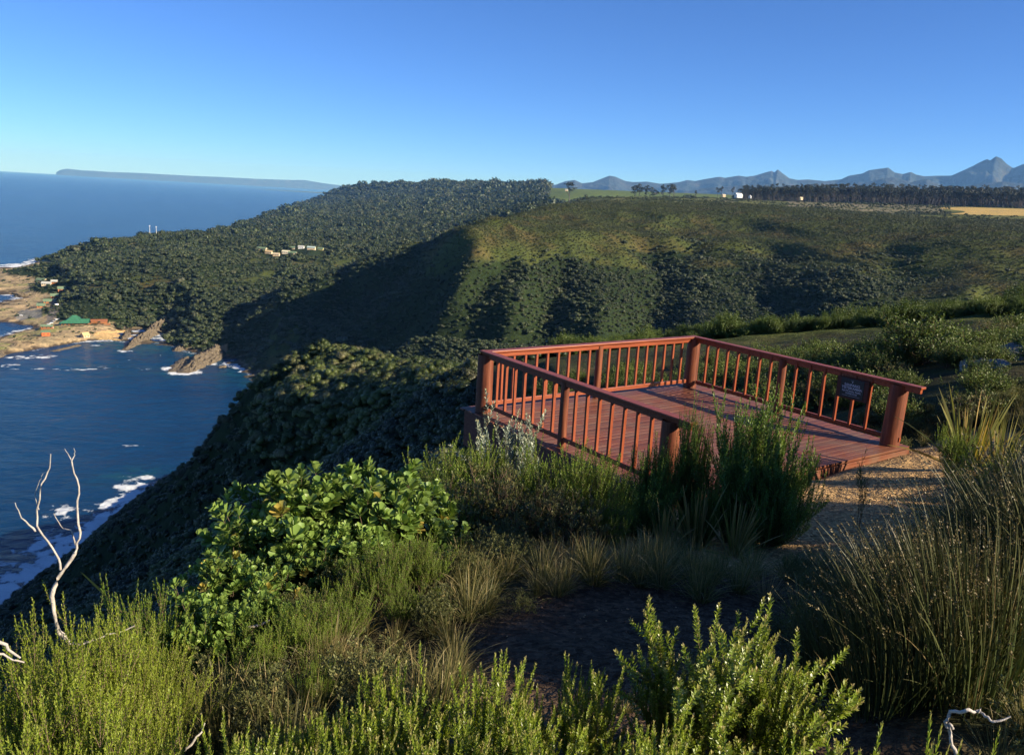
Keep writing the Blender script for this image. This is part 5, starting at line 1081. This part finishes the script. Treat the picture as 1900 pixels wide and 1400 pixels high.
scatter('slope_scrub', np.stack([xh, yh, zh-sz*.1], -1)[kk], sz[kk], [g_[0] for g_ in GRN], 'sunlit green scrub on the slope crest right of the deck', 'scrub')
# ------------------------------------------------------------------ dead wood
def limb(pts_, u_r0, u_r1, name, material, parent=None, k=7):
    P_ = np.array(pts_); n = len(P_); rr = np.linspace(u_r0, u_r1, n)*(1+.12*rng.normal(size=n)); tt = np.linspace(0, n-1, n*3); Q = np.stack([np.interp(tt, range(n), P_[:, i]) for i in range(3)], -1); Q[1:-1] += rng.normal(size=Q[1:-1].shape)*u_r0*.45
    V_, F_ = tube(Q, np.interp(tt, range(n), rr), k); return link(name, mesh_np(name, V_, F_, [material], smooth=True), parent)
def px_path(L, r, dr=0.0): return [at(u, v, r+dr*i+rng.uniform(-.02, .02)) for i, (u, v) in enumerate(L)]
def deadthing(name, root, limbs, label, cat):
    c = limbs[0][1][0]; e = empty(name, tuple(c), 0, label, cat)
    last = e
    for (nm, P_, a, b) in limbs:
        a *= .72; b *= .72
        o = limb([q-c for q in P_], a, b, nm, DEADW, last if nm == 'twig' else e)
        if nm == 'branch': last = o
    return e
r0 = 3.3
tr = px_path([(135, 1195), (112, 1178), (104, 1150), (97, 1100), (110, 1065), (140, 1025)], r0); b1 = px_path([(140, 1025), (148, 995), (143, 940), (146, 895), (133, 855)], r0); b1a = px_path([(133, 855), (120, 832)], r0); b1b = px_path([(133, 855), (139, 845), (137, 831)], r0)
b2 = px_path([(112, 1056), (104, 1025), (72, 985), (68, 960), (76, 905), (92, 870), (94, 842)], r0-.05); b3 = px_path([(66, 985), (40, 960), (28, 932)], r0-.05); b4 = px_path([(140, 1010), (132, 982), (116, 980), (100, 952)], r0+.03); b5 = px_path([(72, 945), (64, 915), (72, 895), (80, 878)], r0-.05); b6 = px_path([(110, 1170), (130, 1200), (165, 1190), (210, 1175), (250, 1160)], r0+.02)
deadthing('dead_tree', None, [('trunk', tr, .0115, .0085), ('branch', b1, .0078, .0038), ('twig', b1a, .0032, .0012), ('twig', b1b, .0032, .0012), ('branch', b2, .0065, .0030), ('branch', b3, .0048, .0018), ('branch', b4, .0045, .0018), ('twig', b5, .003, .0012), ('branch', b6, .009, .004)], 'bare bleached dead tree standing against the sea at the left', 'dead tree')
deadthing('dead_branch', None, [('stick', px_path([(-30, 1180), (0, 1190), (38, 1220)], 2.5), .009, .004), ('stick', px_path([(-30, 1212), (5, 1215), (45, 1228)], 2.5), .006, .003)], 'broken white branch at the left edge below the dead tree', 'branch')
deadthing('curved_branch', None, [('stick', px_path([(1775, 1400), (1765, 1365), (1752, 1342), (1762, 1322), (1790, 1316), (1817, 1318), (1828, 1330), (1850, 1337), (1875, 1328)], 2.0), .0075, .003), ('stick', px_path([(1815, 1320), (1820, 1312)], 2.0), .004, .002), ('stick', px_path([(1768, 1350), (1762, 1340), (1765, 1375)], 2.0), .005, .002)], 'curved white branch hooked over in the dark bottom right', 'branch')
deadthing('dry_twig', None, [('stick', px_path([(330, 1400), (352, 1382), (372, 1362), (380, 1340)], 2.2), .006, .003)], 'pale dry twig curving up at the bottom edge, right of the lime bushes', 'twig')
deadthing('grey_branch', None, [('stick', px_path([(345, 1230), (390, 1200), (440, 1165), (480, 1160), (500, 1150)], 4.0), .012, .007), ('stick', px_path([(390, 1200), (410, 1165), (420, 1150)], 4.0), .006, .003)], 'fallen grey branch under the broad-leaved shrubs', 'branch')
V_, F_, tt = blade_strip((0, 0, 0), unit(np.array([-.55, 0, .6])), .24, .022, .02, rng, 8)
c = at(212, 1120, 4.3); o = link('long_leaf', join_mesh('long_leaf', [(V_, F_, 0, .1)], [SWORD]), None, tuple(c)); props(o, 'single long yellow green blade leaning left beside the dead tree', 'leaf')
# white boulders at the right edge
for i, (u, v, r, dims, lb) in enumerate(((1840, 684, 24, (.80, .7, .42), 'pale blue-grey boulder half sunk in bushes, left of two'), (1905, 664, 26, (.95, .9, .55), 'pale blue-grey boulder at the right edge, larger of two'))):
    V_, F_ = rock_mesh(80+i, dims, .3); c = at(u, v, r); o = link('boulder', mesh_np('boulder', V_, F_, [RKP])); o.location = (c[0], c[1], c[2]-.15); o.rotation_euler[2] = .4*i; props(o, lb, 'boulder')
# ground litter: gravel on the apron, uncountable
gm_ = []
for k in range(3):
    bm = bmesh.new(); bmesh.ops.create_icosphere(bm, subdivisions=1, radius=1); V_ = np.array([v.co for v in bm.verts])*np.array([1, .75, .5])*np.random.default_rng(k).uniform(.75, 1.25, (12+30, 1))[:len(bm.verts)]; F_ = np.array([[v.index for v in f.verts] for f in bm.faces]); bm.free(); gm_.append(mesh_np('pebble', V_, F_, [simple('pebble_stone', [(.30, .21, .11), (.40, .29, .16), (.20, .13, .08)][k], .9, .2, 20)]))
n = 15000; x = rng.uniform(-1, 11, n); y = rng.uniform(2, 15, n); pmk = path_mask(x, y); k_ = (rng.random(n) < pmk*.9+.04)*np.where(y < 8.2, .5, 1.0); k_ = rng.random(n) < np.where(y < 6.8, pmk*.35, pmk*.9+.03); x, y = x[k_], y[k_]; lx = (x-L0[0])*math.cos(DA)+(y-L0[1])*math.sin(DA); ly = -(x-L0[0])*math.sin(DA)+(y-L0[1])*math.cos(DA); k_ = ~((lx > -.3) & (lx < LX+.4) & (ly > LY-.3)); x, y = x[k_], y[k_]
scatter('gravel', np.stack([x, y, height(x, y)+.002], -1), rng.lognormal(math.log(.009), .45, len(x))*np.where(y < 7, .55, 1), gm_, 'loose brown gravel strewn over the footpath and deck apron', 'gravel')
# low ground cover between the shrubs
n = 5200; x = rng.uniform(-4.5, 12, n); y = rng.uniform(1.6, 17, n); pmk = path_mask(x, y); lx = (x-L0[0])*math.cos(DA)+(y-L0[1])*math.sin(DA); ly = -(x-L0[0])*math.sin(DA)+(y-L0[1])*math.cos(DA)
k_ = (rng.random(n) > pmk*np.where(y < 6.2, .86, 1.25)+.05) & ~((lx > -.45) & (lx < LX+.5) & (ly > LY-.45)); x, y = x[k_], y[k_]
LOWP = [GRA[0][0], GRA[1][0], GRA[2][0], OLV[0][0], OLV[1][0]]
scatter('ground_cover', np.stack([x, y, height(x, y)-.01], -1), rng.uniform(.12, .3, len(x)), LOWP, 'low mixed grass and seedlings covering the ground between shrubs', 'ground cover')
# ------------------------------------------------------------------ air
mh = bpy.data.materials.new('haze'); mh.use_nodes = True; nt = mh.node_tree; nt.nodes.remove(nt.nodes['Principled BSDF']); pv = nt.nodes.new('ShaderNodeVolumePrincipled'); pv.inputs['Color'].default_value = (.22, .50, 1.0, 1); pv.inputs['Density'].default_value = HAZE_D; pv.inputs['Anisotropy'].default_value = 0.0; pv.inputs['Absorption Color'].default_value = (.6, .8, 1, 1)
nt.links.new(pv.outputs[0], nt.nodes['Material Output'].inputs['Volume'])
bm = bmesh.new(); bmesh.ops.create_cube(bm, size=1, matrix=Matrix.Translation((0, 30000, 740)) @ Matrix.Diagonal((140000, 70500, 1520, 1))); me = bpy.data.meshes.new('haze'); bm.to_mesh(me); bm.free(); me.materials.append(mh)
props(link('haze', me), kind='stuff')
